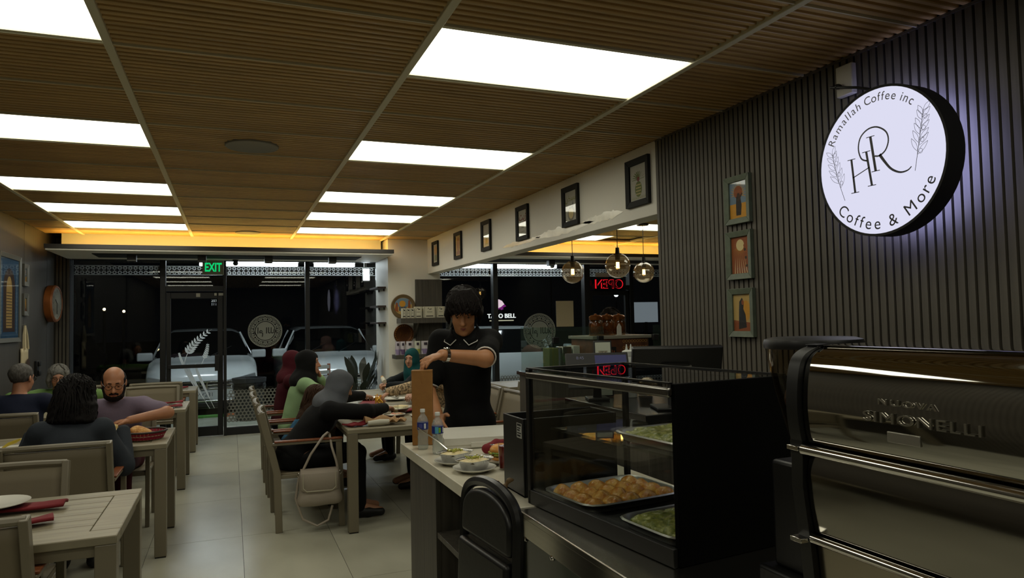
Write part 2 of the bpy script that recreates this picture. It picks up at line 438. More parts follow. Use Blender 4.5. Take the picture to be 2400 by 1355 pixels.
struct(MB().box(XR + .15, XE + .1, Y2 - .1, Y2, 0, H + .03).build('wall_partition', M_taupewall))
# white beam across the opening, with its fresh filler smear
bm_ = struct(MB().box(XR, XR + .15, 3.9, 9.7, 2.19, H).build('trim_1', M_white, bevel=.004))
pa = mat('wet_filler', '#d8d3c0', 0.18, noise=(9, .12))
rnd = random.Random(4)
for (ya, yb, za, zb) in ((6.75, 5.75, 2.235, 2.285), (5.9, 4.75, 2.225, 2.30), (4.95, 4.32, 2.24, 2.305)):
    n = 26; top = []; bot = []
    for i in range(n + 1):
        t_ = i / n; yy = ya + (yb - ya) * t_; e = min(1, 4 * t_, 4 * (1 - t_))
        top.append((XR - .0015, yy, (za + zb) / 2 + (zb - za) * .5 * e * (0.6 + .6 * rnd.random()))); bot.append((XR - .0015, yy, (za + zb) / 2 - (zb - za) * .5 * e * (0.6 + .5 * rnd.random())))
    q = MB()
    for i in range(n): q.face([bot[i], top[i], top[i + 1], bot[i + 1]])
    q.build('filler_smear', pa, bm_)
# white pier at the end of the beam
pier = struct(MB().box(2.03, 2.78, 9.7, YW, 0, H).build('wall_pier', M_white, bevel=.004))
# dark timber posts in the left corner of the window wall
cn = struct(MB().box(XL, -1.92, YW - .12, YW + .1, 0, H).build('trim_2', M_blackm))
for i in range(4): MB().box(XL + .005 + i * .04, XL + .033 + i * .04, YW - .14, YW - .12, 0, H).build('slat', M_slat, cn)

# --- window wall
def frame_bar(x0, x1, y0, y1, z0, z1, parent, name='frame'):
    return MB().box(x0, x1, y0, y1, z0, z1).build(name, M_dark, parent, bevel=.003)
def bay(name, x0, x1, z0, z1):
    wnd = struct(MB().box(x0, x1, YW - .03, YW + .05, 0, z0).box(x0, x1, YW - .03, YW + .05, z1, H + .03).build(name, M_dark))
    MB().box(x0, x1, YW, YW + .008, z0, z1).build('pane', M_glassw, wnd)
    return wnd
ZT = 2.42
w1 = bay('window_1', -1.92, -.89, .1, ZT)
w2 = bay('window_2', -.06, 1.0, .1, ZT)
w3 = bay('window_3', 1.06, 2.03, .1, ZT)
w4 = bay('window_4', 2.78, 3.9, .1, ZT)
w5 = bay('window_5', 3.98, 5.54, .1, ZT)
w6 = bay('window_6', 6.5, XE, .1, ZT)
for i, (a, b) in enumerate([(-.89, -.82), (-.10, -.06), (1.0, 1.06), (3.9, 3.98), (5.54, 5.65), (6.42, 6.5)]):
    struct(MB().box(a, b, YW - .06, YW + .06, 0, H).build('trim_%d' % (i + 3), M_dark, bevel=.004))
def door(name, x0, x1):
    d = struct(MB().box(x0, x1, YW - .05, YW + .05, 2.0, 2.07).box(x0, x1, YW - .03, YW + .05, ZT, H).build(name, M_dark))
    MB().box(x0, x1, YW, YW + .008, 2.07, ZT).build('transom_pane', M_glassw, d)
    f = MB()
    for a in ((x0 + .005, x0 + .06, .01, 1.98), (x1 - .075, x1 - .005, .01, 1.98)): f.box(a[0], a[1], YW - .025, YW + .025, a[2], a[3])
    f.box(x0 + .06, x1 - .075, YW - .025, YW + .025, .01, .14).box(x0 + .06, x1 - .075, YW - .025, YW + .025, 1.9, 1.98)
    f.build('door_frame', M_dark, d, bevel=.003)
    MB().box(x0 + .06, x1 - .075, YW - .004, YW + .004, .14, 1.9).build('door_pane', M_glassw, d)
    MB().box(x0 + .03, x1 - .05, YW - .09, YW - .06, .95, 1.0).box(x0 + .03, x0 + .07, YW - .06, YW - .02, .95, 1.0).box(x1 - .09, x1 - .05, YW - .06, YW - .02, .95, 1.0).build('push_bar', M_dark, d, bevel=.003)
    MB().box(x1 - .11, x1 - .05, YW - .11, YW - .055, .9, 1.12).build('lock_box', M_blackp, d, bevel=.004)
    return d
d1 = door('door_1', -.82, -.10)
d2 = door('door_2', 5.65, 6.42)
st_ = mat('paper_sticker', '#cfcdc2', .6)
for dx, dz, sx, sz in ((-.42, 1.945, .05, .05), (-.2, 1.955, .03, .035), (-.13, 1.955, .06, .035)):
    MB().box(dx - sx / 2, dx + sx / 2, YW - .0275, YW - .0255, dz - sz / 2, dz + sz / 2).build('door_sticker', st_, d1)
nums = MB(); text_mb(nums, '203\n111', .05, T(-.22, YW - .006, 1.84) @ FACE_CAM); nums.build('door_numbers', M_frost, d1, smooth=0)
# lattice vinyl band along the top of the panes
def ring(mb, cx, cz, r0, r1, n, y, a0=0):
    vs = []
    for i in range(n):
        a = a0 + 2 * PI * i / n
        vs += [(cx + r0 * math.cos(a), y, cz + r0 * math.sin(a)), (cx + r1 * math.cos(a), y, cz + r1 * math.sin(a))]
    mb.add(vs, [(2 * i, 2 * i + 1, (2 * i + 3) % (2 * n), (2 * i + 2) % (2 * n)) for i in range(n)])
def bar2(mb, x0, z0, x1, z1, wd, y):
    dx, dz = x1 - x0, z1 - z0; L = math.hypot(dx, dz); nx, nz = -dz / L * wd / 2, dx / L * wd / 2
    mb.face([(x0 + nx, y, z0 + nz), (x1 + nx, y, z1 + nz), (x1 - nx, y, z1 - nz), (x0 - nx, y, z0 - nz)])
def lattice(x0, x1, parent):
    mb = MB(); y = YW - .0015; z0, z1 = 2.225, 2.345; p = .062
    bar2(mb, x0, z0, x1, z0, .006, y); bar2(mb, x0, z1, x1, z1, .006, y)
    xx = x0 + p / 2
    while xx < x1 - .01:
        for zz in (z0 + .03, z0 + .09):
            ring(mb, xx, zz, .0115, .0150, 8, y, PI / 8)
            for i in range(8):
                a = 2 * PI * i / 8
                q = (xx + .031 * math.cos(a), zz + .031 * math.sin(a))
                if q[0] < x0 or q[0] > x1: continue
                bar2(mb, xx + .014 * math.cos(a + PI / 8), zz + .014 * math.sin(a + PI / 8), q[0], q[1], .0042, y)
                bar2(mb, xx + .014 * math.cos(a - PI / 8), zz + .014 * math.sin(a - PI / 8), q[0], q[1], .0042, y)
        xx += p
    mb.build('lattice_decal', M_frost, parent, smooth=0)
lattice(-1.9, -.9, w1); lattice(-.81, -.11, d1); lattice(-.05, .99, w2); lattice(1.07, 2.02, w3)
lattice(2.8, 3.89, w4); lattice(3.99, 5.53, w5); lattice(5.66, 6.41, d2); lattice(6.51, 7.15, w6)
def hexes(x0, x1, z0, z1, parent, thick=.006):
    mb = MB(); p = .05; j = 0; z = z0
    while z < z1:
        xx = x0 + (p / 2 if j % 2 else 0)
        while xx < x1:
            ring(mb, xx, z, p * .44 - thick / 2, p * .58, 6, YW - .0015, PI / 6); xx += p
        z += p * .866; j += 1
    mb.build('hexagon_decal', mat('vinyl_grey', '#6f716b', .6), parent, smooth=0)
hexes(-.03, .98, .2, .62, w2); hexes(1.09, 2.0, .2, .62, w3); hexes(2.85, 3.86, .2, .62, w4); hexes(4.02, 5.5, .2, .62, w5)
# arabic presentation-form lettering (mirrored: it reads from the street)
def mandala(x, z, R, parent):
    mb = MB(); y = YW - .0018
    ring(mb, x, z, R * .93, R, 48, y); ring(mb, x, z, R * .60, R * .66, 40, y)
    n = 16
    for i in range(n):
        a = 2 * PI * i / n
        c = (x + R * .80 * math.cos(a), z + R * .80 * math.sin(a))
        ring(mb, c[0], c[1], R * .115, R * .15, 10, y)
        for s_ in (-1, 0, 1):
            b = a + s_ * .07
            bar2(mb, x + R * .72 * math.cos(a), z + R * .72 * math.sin(a), x + R * .88 * math.cos(b), z + R * .88 * math.sin(b), R * .03, y)
        b0, b1 = a + PI / n, a - PI / n
        for b in (b0, b1): bar2(mb, x + R * .66 * math.cos(a), z + R * .66 * math.sin(a), x + R * .93 * math.cos(b), z + R * .93 * math.sin(b), R * .05, y)
    vs = [(x, y, z)] + [(x + R * .56 * math.cos(2 * PI * i / 32), y, z + R * .56 * math.sin(2 * PI * i / 32)) for i in range(32)]
    mb.add(vs, [(0, 1 + (i + 1) % 32, 1 + i) for i in range(32)])
    o = mb.build('round_decal', mat('vinyl_disc', '#8d9089', .6), parent, smooth=0)
    tx = MB()
    text_mb(tx, '\ufeea\ufee0\ufedf\ufe8d \ufee1\ufe8d\ufead', R * .5, T(x, YW - .003, z) @ FACE_CAM @ Matrix.Scale(-1, 4, (1, 0, 0)), bold=.002)
    tx.build('decal_lettering', M_dark, o, smooth=0)
mandala(.45, 1.43, .232, w2); mandala(4.72, 1.32, .29, w5)
# fern vinyl on the door
def leafshape(mb, x, z, a, L, wd, y, mi=0):
    pts = []
    for t_ in (0, .25, .5, .75, 1, .75, .5, .25):
        pass
    up = [(t_, math.sin(PI * t_ ** .8) * wd / 2) for t_ in (0, .2, .45, .7, 1)]
    poly = up + [(t_, -h_) for t_, h_ in up[-2:0:-1]]
    mb.face([(x + L * t_ * math.cos(a) - h_ * math.sin(a), y, z + L * t_ * math.sin(a) + h_ * math.cos(a)) for t_, h_ in poly], mi)
fern = MB(); yv = YW - .006
def frond(base, pts_f, n, L0, w0):
    prev = None
    for i in range(24):
        q = pts_f(i / 23)
        if prev: bar2(fern, prev[0], prev[1], q[0], q[1], .012 * (1 - i / 30), yv)
        prev = q
    for i in range(n):
        t_ = .38 + .6 * i / n; q = pts_f(t_); q2 = pts_f(t_ + .02); a = math.atan2(q2[1] - q[1], q2[0] - q[0])
        s_ = (1 - .5 * i / n)
        leafshape(fern, q[0], q[1], a + .8, L0 * s_, w0 * s_, yv); leafshape(fern, q[0], q[1], a - .8, L0 * s_, w0 * s_, yv)
frond(0, lambda t: (-.60 + .02 * t + .33 * t ** 2.2, .95 + .52 * t), 9, .095, .034)
frond(0, lambda t: (-.40 + .10 * math.sin(t * 1.5), .95 + .33 * t), 8, .05, .02)
for k, (x0, x1) in enumerate([(-.66, -.40), (-.56, -.28), (-.46, -.22)]):
    prev = None
    for i in range(14):
        t_ = i / 13; q = (x0 + (x1 - x0) * t_ ** 1.6 + .03 * math.sin(t_ * 3), .98 + (.18 if k == 0 else .02) - .62 * t_)
        if prev: bar2(fern, prev[0], prev[1], q[0], q[1], .03 * math.sin(PI * min(1, t_ + .15)) + .006, yv)
        prev = q
fern.build('fern_decal', M_frost, d1, smooth=0)

# --- coves and hanging soffits at the window wall
def soffit(n, x0, x1, rec, spots, room):
    y0, y1 = 9.3, 10.5
    s_ = struct(MB().box(x0, x1, y0, y1, 2.42, 2.47).build('trim_%d' % n, mat('soffit_white', '#ebe7db', .6)))
    MB().box(x0 - .01, x1 + .01, y0 - .015, y0, 2.438, 2.487).build('edge_band', mat('soffit_edge', '#2b2824', .5), s_)
    MB().box(x0 + .02, x1 - .02, 10.02, 10.05, 2.47, H + .02).build('cove_face', M_white, s_)
    MB().box(x0 + .05, x1 - .05, y0 + .36, y0 + .385, 2.472, 2.480).build('cove_strip', M_amber, s_)
    a, b, c, d = rec
    MB().box(a, b, c, d, 2.412, 2.42).build('track_recess', M_blackm, s_)
    for i, (sx_, sy_) in enumerate(spots):
        lab = 'black box spotlight under the window soffit, ' + ['nearest the clock wall', 'left of the exit sign', 'above the round window decal', 'nearest the white pier'][i] if room == 'main room' else 'black box spotlight under the far room soffit, ' + ['beside the beam', 'left of the single globe'][i]
        t = thing('spotlight', lab, 'spotlight', (sx_, sy_, 2.412), 0, 'soffit spotlights')
        MB().box(-.05, .05, -.05, .05, -.085, 0).build('housing', M_blackp, t, bevel=.004)
        MB().lathe([(.036, -.087), (.03, -.07), (0, -.07)], 20).build('lens', mat('lens_dark', '#2a2a2a', .2), t)
        MB().box(-.052, .052, -.052, -.05, -.075, -.068).build('trim_line', M_grey, t)
soffit(11, -1.95, 2.02, (-1.55, 1.66, 9.66, 10.16), [(-1.13, 9.74), (-.34, 9.74), (.46, 9.74), (1.28, 9.74)], 'main room')
soffit(12, 2.8, 7.1, (3.1, 6.8, 9.66, 10.16), [(3.2, 9.74), (4.55, 9.74)], 'far room')

# ================================================================== OUTSIDE (night car park)
struct(MB().box(-30, 40, YW + .1, 90, -.16, -.12).build('ground', mat('asphalt', '#1c1c1d', .8, bump=(30, .4, .01))))
struct(MB().box(-12, 14, YW + .1, 12.9, -.12, -.02).build('sidewalk', mat('pavement', '#8b8f80', .8, noise=(3, .15))))
kb = struct(MB().box(-12, 14, 12.9, 13.05, -.12, .0).build('kerb', mat('kerb_grey', '#54554f', .8)))
for i, (a, b, c) in enumerate([(-1.4, -.62, '#c06a32'), (-.62, -.12, '#4f8f3e'), (-.12, .2, '#b0602f'), (.2, 2.6, '#3d4a38')]):
    MB().box(a, b, 12.88, 13.06, -.1, .012).build('painted_stretch', mat('kerb_paint%d' % i, c, .6), kb)
cnp = struct(MB().box(-8, 10, YW + .12, 13.4, 2.66, 2.8).build('canopy_roof', mat('canopy', '#77756c', .8)))
def lamp_tube(x0, x1, y, lab):
    t = thing('canopy_light', lab, 'light fixture', ((x0 + x1) / 2, y, 2.50))
    L = (x1 - x0) / 2
    MB().box(-L, L, -.09, .09, -.03, 0).box(-L + .1, -L + .13, -.015, .015, 0, .17).box(L - .13, L - .1, -.015, .015, 0, .17).build('housing', M_grey, t)
    MB().box(-L + .02, L - .02, -.075, .075, -.085, -.028).build('tube_cover', emat('canopy_tube', '#eef6ff', 26), t)
lamp_tube(-.45, .98, 11.35, 'long white fluorescent strip under the outside canopy above the white car')
lamp_tube(1.2, 1.85, 11.35, 'short fluorescent strip under the outside canopy behind the pane with the flood light')
lamp_tube(2.9, 5.4, 11.35, 'long fluorescent strip under the outside canopy in front of the far room')

for i, xx in enumerate((-.5, 1.8, 5.5)):  # unseen lamps added under the canopy to brighten the parked cars
    t = thing('added_fill_light', 'added unseen fill light under the canopy over the ' + ['white car at the door', 'white car behind the family table', 'sport utility vehicle'][i], 'light fixture', (xx, 12.9, 2.66))
    MB().box(-.32, .32, -.12, .12, -.012, 0).build('trim_plate', M_grey, t); MB().box(-.3, .3, -.1, .1, -.016, -.011).build('lens', emat('added_fill_lens', '#eef6ff', 34), t)
# ================================================================== TABLES AND CHAIRS
M_tab = mat('table_taupe', '#8b836d', 0.42, noise=(7, 0.14, (.6, 6, 1)))
M_tableg = mat('frame_taupe', '#776f5c', 0.38)
M_sling = mat('sling_fabric', '#766c57', 0.7, bump=(500, .25, .001))
M_teak = mat('teak', '#7d4526', 0.4, noise=(8, .2, (1, 8, 8)))
M_nap = mat('burgundy_cloth', '#74111c', 0.8, bump=(250, .2, .001))
M_china = mat('white_china', '#dedcd2', 0.15)
M_black_rubber = mat('rubber', '#15130f', .7)

def make_table(L, W, label, loc, group=None, h=.745):
    t = thing('dining_table', label, 'table', loc, 0, group)
    b = .105; tp = .032
    xs, ys = L / 2, W / 2
    for a in ((-xs, xs, -ys, -ys + b), (-xs, xs, ys - b, ys)):
        MB().box(a[0], a[1], a[2], a[3], h - tp, h).build('border_plank', M_tab, t, bevel=.004)
    for s_ in (-1, 1):
        x0 = s_ * (xs - b / 2)
        MB().box(x0 - b / 2, x0 + b / 2, -ys + b + .002, ys - b - .002, h - tp, h).build('border_plank', M_tab, t, bevel=.004)
    n = max(3, round((W - 2 * b) / .1)); p = (W - 2 * b) / n
    pl = MB().box(-xs + b + .003, xs - b - .003, -p / 2 + .0022, p / 2 - .0022, h - tp, h - .003).mesh('plank', M_tab, 0)
    for i in range(n): link('plank', pl, t, loc=(0, -ys + b + p * (i + .5), 0), bevel=.0025)
    f = MB()
    for s_ in (-1, 1):
        f.box(-xs + .07, xs - .07, s_ * (ys - .03) - .012, s_ * (ys - .03) + .012, h - .077, h - tp)
        f.box(s_ * (xs - .03) - .012, s_ * (xs - .03) + .012, -ys + .07, ys - .07, h - .077, h - tp)
    f.build('apron', M_tableg, t, bevel=.002)
    lg = MB().cbox(0, 0, (h - tp) / 2 + .004, .072, .072, h - tp - .008).mesh('leg', M_tableg, 0)
    ft = MB().cbox(0, 0, .004, .066, .066, .008).mesh('foot_pad', M_black_rubber, 0)
    for sx in (-1, 1):
        for sy in (-1, 1):
            l_ = link('leg', lg, t, loc=(sx * (xs - .038), sy * (ys - .038), 0), bevel=.004); link('foot_pad', ft, l_)
    return t
LX, RX = -1.96, -.40
def ltable(y0, y1, lab):
    make_table(RX - LX, y1 - y0, lab, ((LX + RX) / 2, (y0 + y1) / 2, 0), 'taupe tables along the clock wall')
ltable(3.03, 3.85, 'empty taupe slatted table closest to the viewer, set with a white plate and folded napkins')
ltable(5.22, 6.03, 'taupe table where the bearded man and dark-haired woman eat bread from a basket')
ltable(7.28, 8.06, 'taupe table behind the bearded man, between the navy-shirted man and grey-haired woman')
ltable(9.35, 10.02, 'farthest taupe table by the clock wall, right beside the glass door')
make_table(.98, 1.52, 'near taupe table of the family row, beside the grey handbag', (1.27, 5.96, 0), 'joined tables of the family')
make_table(.98, 1.45, 'far taupe table of the family row, at the teal headscarf', (1.27, 7.47, 0), 'joined tables of the family')

def make_chair(label, loc, rz, group, hidden=False):
    t = thing('dining_chair', label, 'chair', loc, rz, group)
    for s_ in (-1, 1):
        x = s_ * .262
        MB().beam((x, .245, .0), (x, .225, .645), .03, .045, up=(0, 1, 0)).build('leg', M_tableg, t, bevel=.004)
        m = MB().beam((x, -.205, 0), (x, -.215, .43), .03, .05, up=(0, 1, 0)).beam((x, -.214, .42), (x * .985, -.325, .875), .03, .05, up=(0, 1, 0))
        m.build('leg', M_tableg, t, bevel=.004)
        a = MB().box(x - .018, x + .018, -.25, .25, .632, .65).build('armrest', M_tableg, t, bevel=.003)
        MB().box(x - .024, x + .024, -.235, .255, .651, .664).build('wood_strip', M_teak, a, bevel=.004)
        MB().box(x * .96 - .013, x * .96 + .013, -.2, .215, .385, .412).build('side_rail', M_tableg, t, bevel=.003)
    MB().grid(lambda u, v: (-.245 + .49 * u, -.2 + .425 * v, .415 - .022 * math.sin(PI * u) * math.sin(PI * v)), 8, 6).build('seat', M_sling, t, solid=.012)
    MB().box(-.25, .25, .205, .235, .385, .415).build('seat_rail', M_tableg, t, bevel=.003)
    MB().box(-.25, .25, -.215, -.19, .385, .412).build('seat_rail', M_tableg, t, bevel=.003)
    def bk(u, v):
        z = .50 + .345 * v
        y = -.215 - (z - .43) * .245
        return (-.248 + .496 * u, y - .018 * math.sin(PI * u), z)
    MB().grid(bk, 10, 6).build('backrest', M_sling, t, solid=.012)
    MB().tube([(-.262, -.322, .865), (-.13, -.336, .868), (.0, -.341, .869), (.13, -.336, .868), (.262, -.322, .865)], .017, 8).build('top_rail', M_tableg, t)
    MB().tube([(-.25, -.235, .5), (0, -.25, .5), (.25, -.235, .5)], .012, 6).build('lower_rail', M_tableg, t)
    return t
chair0 = make_chair('empty taupe sling chair cut by the lower picture edge, tucked under the nearest table', (-.92, 3.22, 0), 0, 'taupe sling chairs')
def chair(label, x, y, rz): return copy_tree(chair0, (x, y, 0), rz, label)
chair('empty taupe sling chair facing the viewer at the far side of the nearest table', -1.01, 3.72, PI)
chair('taupe sling chair under the dark-haired woman in the slate sweater', -.905, 4.92, 0)
chair('taupe sling chair under the man in the navy shirt', -1.66, 6.76, 0)
chair('taupe sling chair under the bearded man', -.86, 6.33, PI)
chair('empty taupe sling chair facing the viewer behind the table with the red folded napkins', -.80, 8.24, PI)
chair('taupe sling chair under the grey-haired woman', -1.6, 8.36, PI)
chair('empty taupe sling chair with its back to the viewer at the table beside the door', -.80, 9.36, 0)
chair('empty taupe sling chair near the clock wall, its top peeking past the bearded man', -1.55, 9.4, 0)
chair('taupe sling chair with a teak armrest carrying the grey handbag', .535, 5.72, -PI / 2 - .04)
chair('taupe sling chair under the child with long brown hair, second in the family row', .52, 6.345, -PI / 2)
chair('taupe sling chair under the woman in the black headscarf, third in the family row', .51, 6.99, -PI / 2)
chair('taupe sling chair under the woman in maroon, last in the family row', .52, 7.66, -PI / 2)
chair('taupe sling chair under the girl in the teal headscarf', 2.035, 7.86, PI / 2)
chair('taupe sling chair under the woman in the beige patterned sleeves', 2.035, 6.46, PI / 2)

# plates and napkins on the tables
def plate(label, x, y, z, r, group='white plates on the tables', m=None):
    t = MB().lathe([(0, .002), (r * .55, .0), (r * .62, .002), (r, .016), (r, .019), (r * .93, .0175), (r * .63, .006), (0, .005)], 36).build('plate', m or M_china, None, loc=(x, y, z))
    return tag(t, label, 'plate', group)
TZ = .746
def napkin(label, x, y, rz, L=.42, W=.14, tip=.5, z=TZ, seed=1, amp=1.0):
    r = random.Random(seed); a, b = r.random() * 6, r.random() * 6
    def f(u, v):
        xx = (u - .5) * L; wv = W * (1 - tip * u)
        return (xx, (v - .5) * wv + .02 * math.sin(u * 3 + a), .008 + amp * .001 + amp * .006 * (1 + math.sin(u * 9 + a) * math.sin(v * 4 + b)) + amp * .022 * max(0, u - .75) * (1 - abs(v - .5)) * 2)
    o = MB().grid(f, 18, 8).build('napkin', M_nap, None, solid=.012, loc=(x, y, z), rot=(0, 0, rz))
    return tag(o, label, 'napkin', 'burgundy cloth napkins')
napkin('long burgundy napkin under the white plate on the nearest table', -.98, 3.60, -.06, .62, .2, .6, seed=2)
plate('white plate resting on a burgundy napkin on the nearest table', -.94, 3.62, TZ + .026, .135)
napkin('short burgundy napkin behind the nearest chair back on the nearest table', -.86, 3.30, .22, .4, .13, .3, seed=5)
napkin('folded burgundy napkin at the far edge of the table behind the bearded man', -.62, 7.82, .05, .34, .1, .2, seed=6)
napkin('folded burgundy napkin at the near edge of the table behind the bearded man', -.62, 7.5, .1, .36, .13, .2, seed=7)
napkin('small burgundy napkin on the farthest table beside the door', -.62, 9.7, 0, .24, .1, .2, seed=8)
napkin('small burgundy napkin between the slate sweater elbow and the bread basket', -.82, 5.29, .05, .09, .08, .2, seed=9)
napkin('burgundy napkin beside the white plate with yellow peel left of the dark-haired woman', -1.72, 5.5, .05, .44, .14, .2, seed=10)
napkin('burgundy napkin at the near left corner of the family table', .865, 5.37, .5, .15, .12, .2, seed=11)
napkin('burgundy napkin lying lengthwise in the middle of the family table', 1.27, 6.95, 1.35, .8, .2, .1, seed=12, amp=.08)
napkin('crumpled burgundy napkin with a fork near the kraft box on the family table', 1.48, 6.0, .3, .3, .16, .2, seed=13)

# ================================================================== BAR: marble counter, steel base
M_marble = mat('marble', '#d9d4c2', 0.2, noise=(1.6, .1, (1, 2.2, 1)), color2='#c9c2ad')
M_dwood = mat('dark_laminate', '#47433c', 0.5, noise=(9, .25, (6, 6, .25)))
t = thing('bar_counter', 'white marble topped bar counter with open dark shelves, bottles and pizza box on it', 'counter', (1.1, 2.8, 0))
MB().box(-.325, .36, -.70, .66, .875, .92).build('marble_top', M_marble, t, bevel=.003)
MB().box(-.285, -.262, .17, .635, 0, .875).build('front_panel', M_dwood, t, bevel=.002)
MB().box(-.262, .33, .60, .635, 0, .875).build('end_panel', M_dwood, t, bevel=.002)
MB().box(-.262, .33, -.69, -.66, 0, .875).build('end_panel', M_dwood, t, bevel=.002)
MB().box(-.262, .33, .17, .195, 0, .875).build('divider', M_dwood, t)
MB().box(.30, .33, -.66, .17, 0, .875).build('back_panel', M_blackm, t)
for z in (.04, .33, .60): MB().box(-.28, .30, -.66, .17, z - .012, z + .012).build('shelf_board', M_dwood, t, bevel=.002)
t = thing('steel_counter', 'stainless steel bar base with round screws carrying the pastry case', 'counter', (1.2, .9, 0))
MB().box(-.36, .5, -1.4, 1.18, .90, .92).build('steel_top', M_steel, t, bevel=.004)
MB().box(-.36, -.345, -1.4, 1.18, .845, .905).build('steel_apron', M_steel, t, bevel=.002)
MB().box(-.345, .48, -1.38, 1.17, .05, .90).build('body', mat('case_body', '#2a2a28', .5), t)
MB().box(-.356, -.345, -1.38, 1.165, .06, .845).build('glass_panel', mat('grey_green_panel', '#4d5348', .18), t)
MB().box(-.372, -.345, 1.165, 1.19, 0, .915).build('corner_post', M_blackp, t)
for i in range(5): MB().lathe([(0, .006), (.006, .005), (.009, .0)], 12, M=Ry(-PI / 2)).build('screw', M_chrome, t, loc=(-.357, 1.13 - .19 * i, .842))
r_ = MB(); r_.face([(-.363, 1.19, .92), (-.34, 1.19, .92), (-.34, 1.19, .87), (-.363, 1.19, .87)])

# folded padded chair leaning on the counter
M_vinyl = mat('black_vinyl', '#121212', .38, bump=(60, .2, .002))
t = thing('folding_chair', 'black padded folding chair leaning folded against the marble counter', 'chair', (.655, 1.95, .004), (-.045, 0, -1.48))
def arch(wd, h0, h1, n=28):
    pts = [(-wd, h0)] + [(-wd * math.cos(PI * i / n), h1 - .1 + .1 * math.sin(PI * i / n) ** .7) for i in range(n + 1)] + [(wd, h0)]
    return pts
pa_ = arch(.18, .0, 1.04)
MB().tube([(x, 0, z) for x, z in pa_], .016, 8).build('frame_tube', mat('black_enamel', '#161616', .3), t)
bp = [(x * .9, z) for x, z in arch(.18, .87, 1.02)]
MB().prism([(x, z) for x, z in bp], -.02, .02, M=Rx(PI / 2)).build('back_pad', M_vinyl, t, bevel=.012, seg=3)
MB().box(-.165, .165, -.03, .012, .40, .855).build('seat_pad', M_vinyl, t, bevel=.014, seg=3)
for s_ in (-1, 1):
    MB().tube([(s_ * .15, .04, .01), (s_ * .15, .03, .6)], .012, 8).build('rear_leg', MATS['black_enamel'], t)

# items on the marble
def bottle(x, y, label, turn, lab2):
    t = thing('water_bottle', label, 'bottle', (x, y, .921), turn, 'water bottles on the marble counter')
    prof = [(0, .004), (.026, .0), (.031, .006), (.0315, .03), (.029, .036), (.0315, .045), (.029, .056), (.0315, .066), (.030, .078), (.0275, .09), (.030, .105), (.0325, .115), (.0325, .158), (.031, .17), (.024, .188), (.0145, .2), (.0125, .206), (.0125, .214)]
    MB().lathe(prof, 28).build('bottle_body', glass('pet_plastic', (.93, .95, .94), 1.4, .05, ('#d5dad6', .26)), t)
    MB().lathe([(0, .005)] + [(r * .95, z) for r, z in prof[1:11]] + [(0, .1)], 24).build('water', glass('water', (.96, .98, .98), 1.15, .0, ('#d5dbd8', .10)), t)
    lb = MB().lathe([(.0331, .116), (.0331, .157)], 32, mi=0)
    o = lb.build('paper_label', mat('label_blue', '#20307c', .4), t)
    q = MB()
    def patch(a0, a1, z0, z1, mi):
        q.grid(lambda u, v: (.0335 * math.cos(a0 + (a1 - a0) * u), .0335 * math.sin(a0 + (a1 - a0) * u), z0 + (z1 - z0) * v), 6, 1, mi)
    if lab2: patch(-2.6, -2.0, .118, .155, 0); patch(-1.95, -1.6, .122, .15, 1); patch(-1.2, -.7, .122, .152, 2)
    else: patch(-1.5, -1.15, .122, .152, 2); patch(-2.5, -1.8, .125, .15, 3)
    q.build('label_print', [mat('label_sky', '#58a6c8', .4), mat('label_green', '#7fb52e', .4), mat('label_white', '#d8dadc', .4), mat('label_violet', '#4a4e92', .4)], o)
    t.scale = (.8, .8, .8)
    MB().lathe([(0, .233), (.0135, .233), (.0145, .231), (.0145, .215), (.0115, .215)], 24).build('cap', mat('white_cap', '#d9dbd8', .4), t)
bottle(.835, 3.25, 'clear water bottle with blue label, slightly farther, touching the kraft box', -.1, False)
bottle(.865, 3.10, 'clear water bottle whose blue label shows a green dot, nearer the pizza box', .3, True)
t = thing('takeout_box', 'closed flat white pizza box lying on the marble counter', 'box', (1.115, 3.30, .921), -.17)
MB().box(-.17, .17, -.16, .17, 0, .042).build('tray', mat('white_card', '#d5d3c9', .6), t, bevel=.003)
MB().box(-.175, .175, -.166, .175, .018, .052).box(-.05, .05, -.168, -.165, .006, .03).build('lid', MATS['white_card'], t, bevel=.003)
t = thing('cardboard_box', 'tall narrow brown kraft box standing on the marble counter under the waiter hand', 'box', (.868, 3.375, .921), -.32)
MB().box(-.05, .05, -.03, .03, 0, .36).build('carton', mat('kraft', '#94662f', .7, noise=(30, .06)), t, bevel=.003)
MB().box(-.0505, .0505, -.0305, .0305, .352, .3605).box(-.003, .003, -.0312, -.03, .3, .352).build('flap', MATS['kraft'], t, bevel=.001)
M_foil = mat('foil', '#cfcfcb', .25, 1.0, bump=(120, .5, .004))
M_pist = mat('pistachio', '#7d8a24', .7, noise=(120, .5), color2='#c3bb56', bump=(160, .8, .004))
M_cream = mat('cream_pastry', '#d9c48c', .6, noise=(30, .2), color2='#efe2b8')
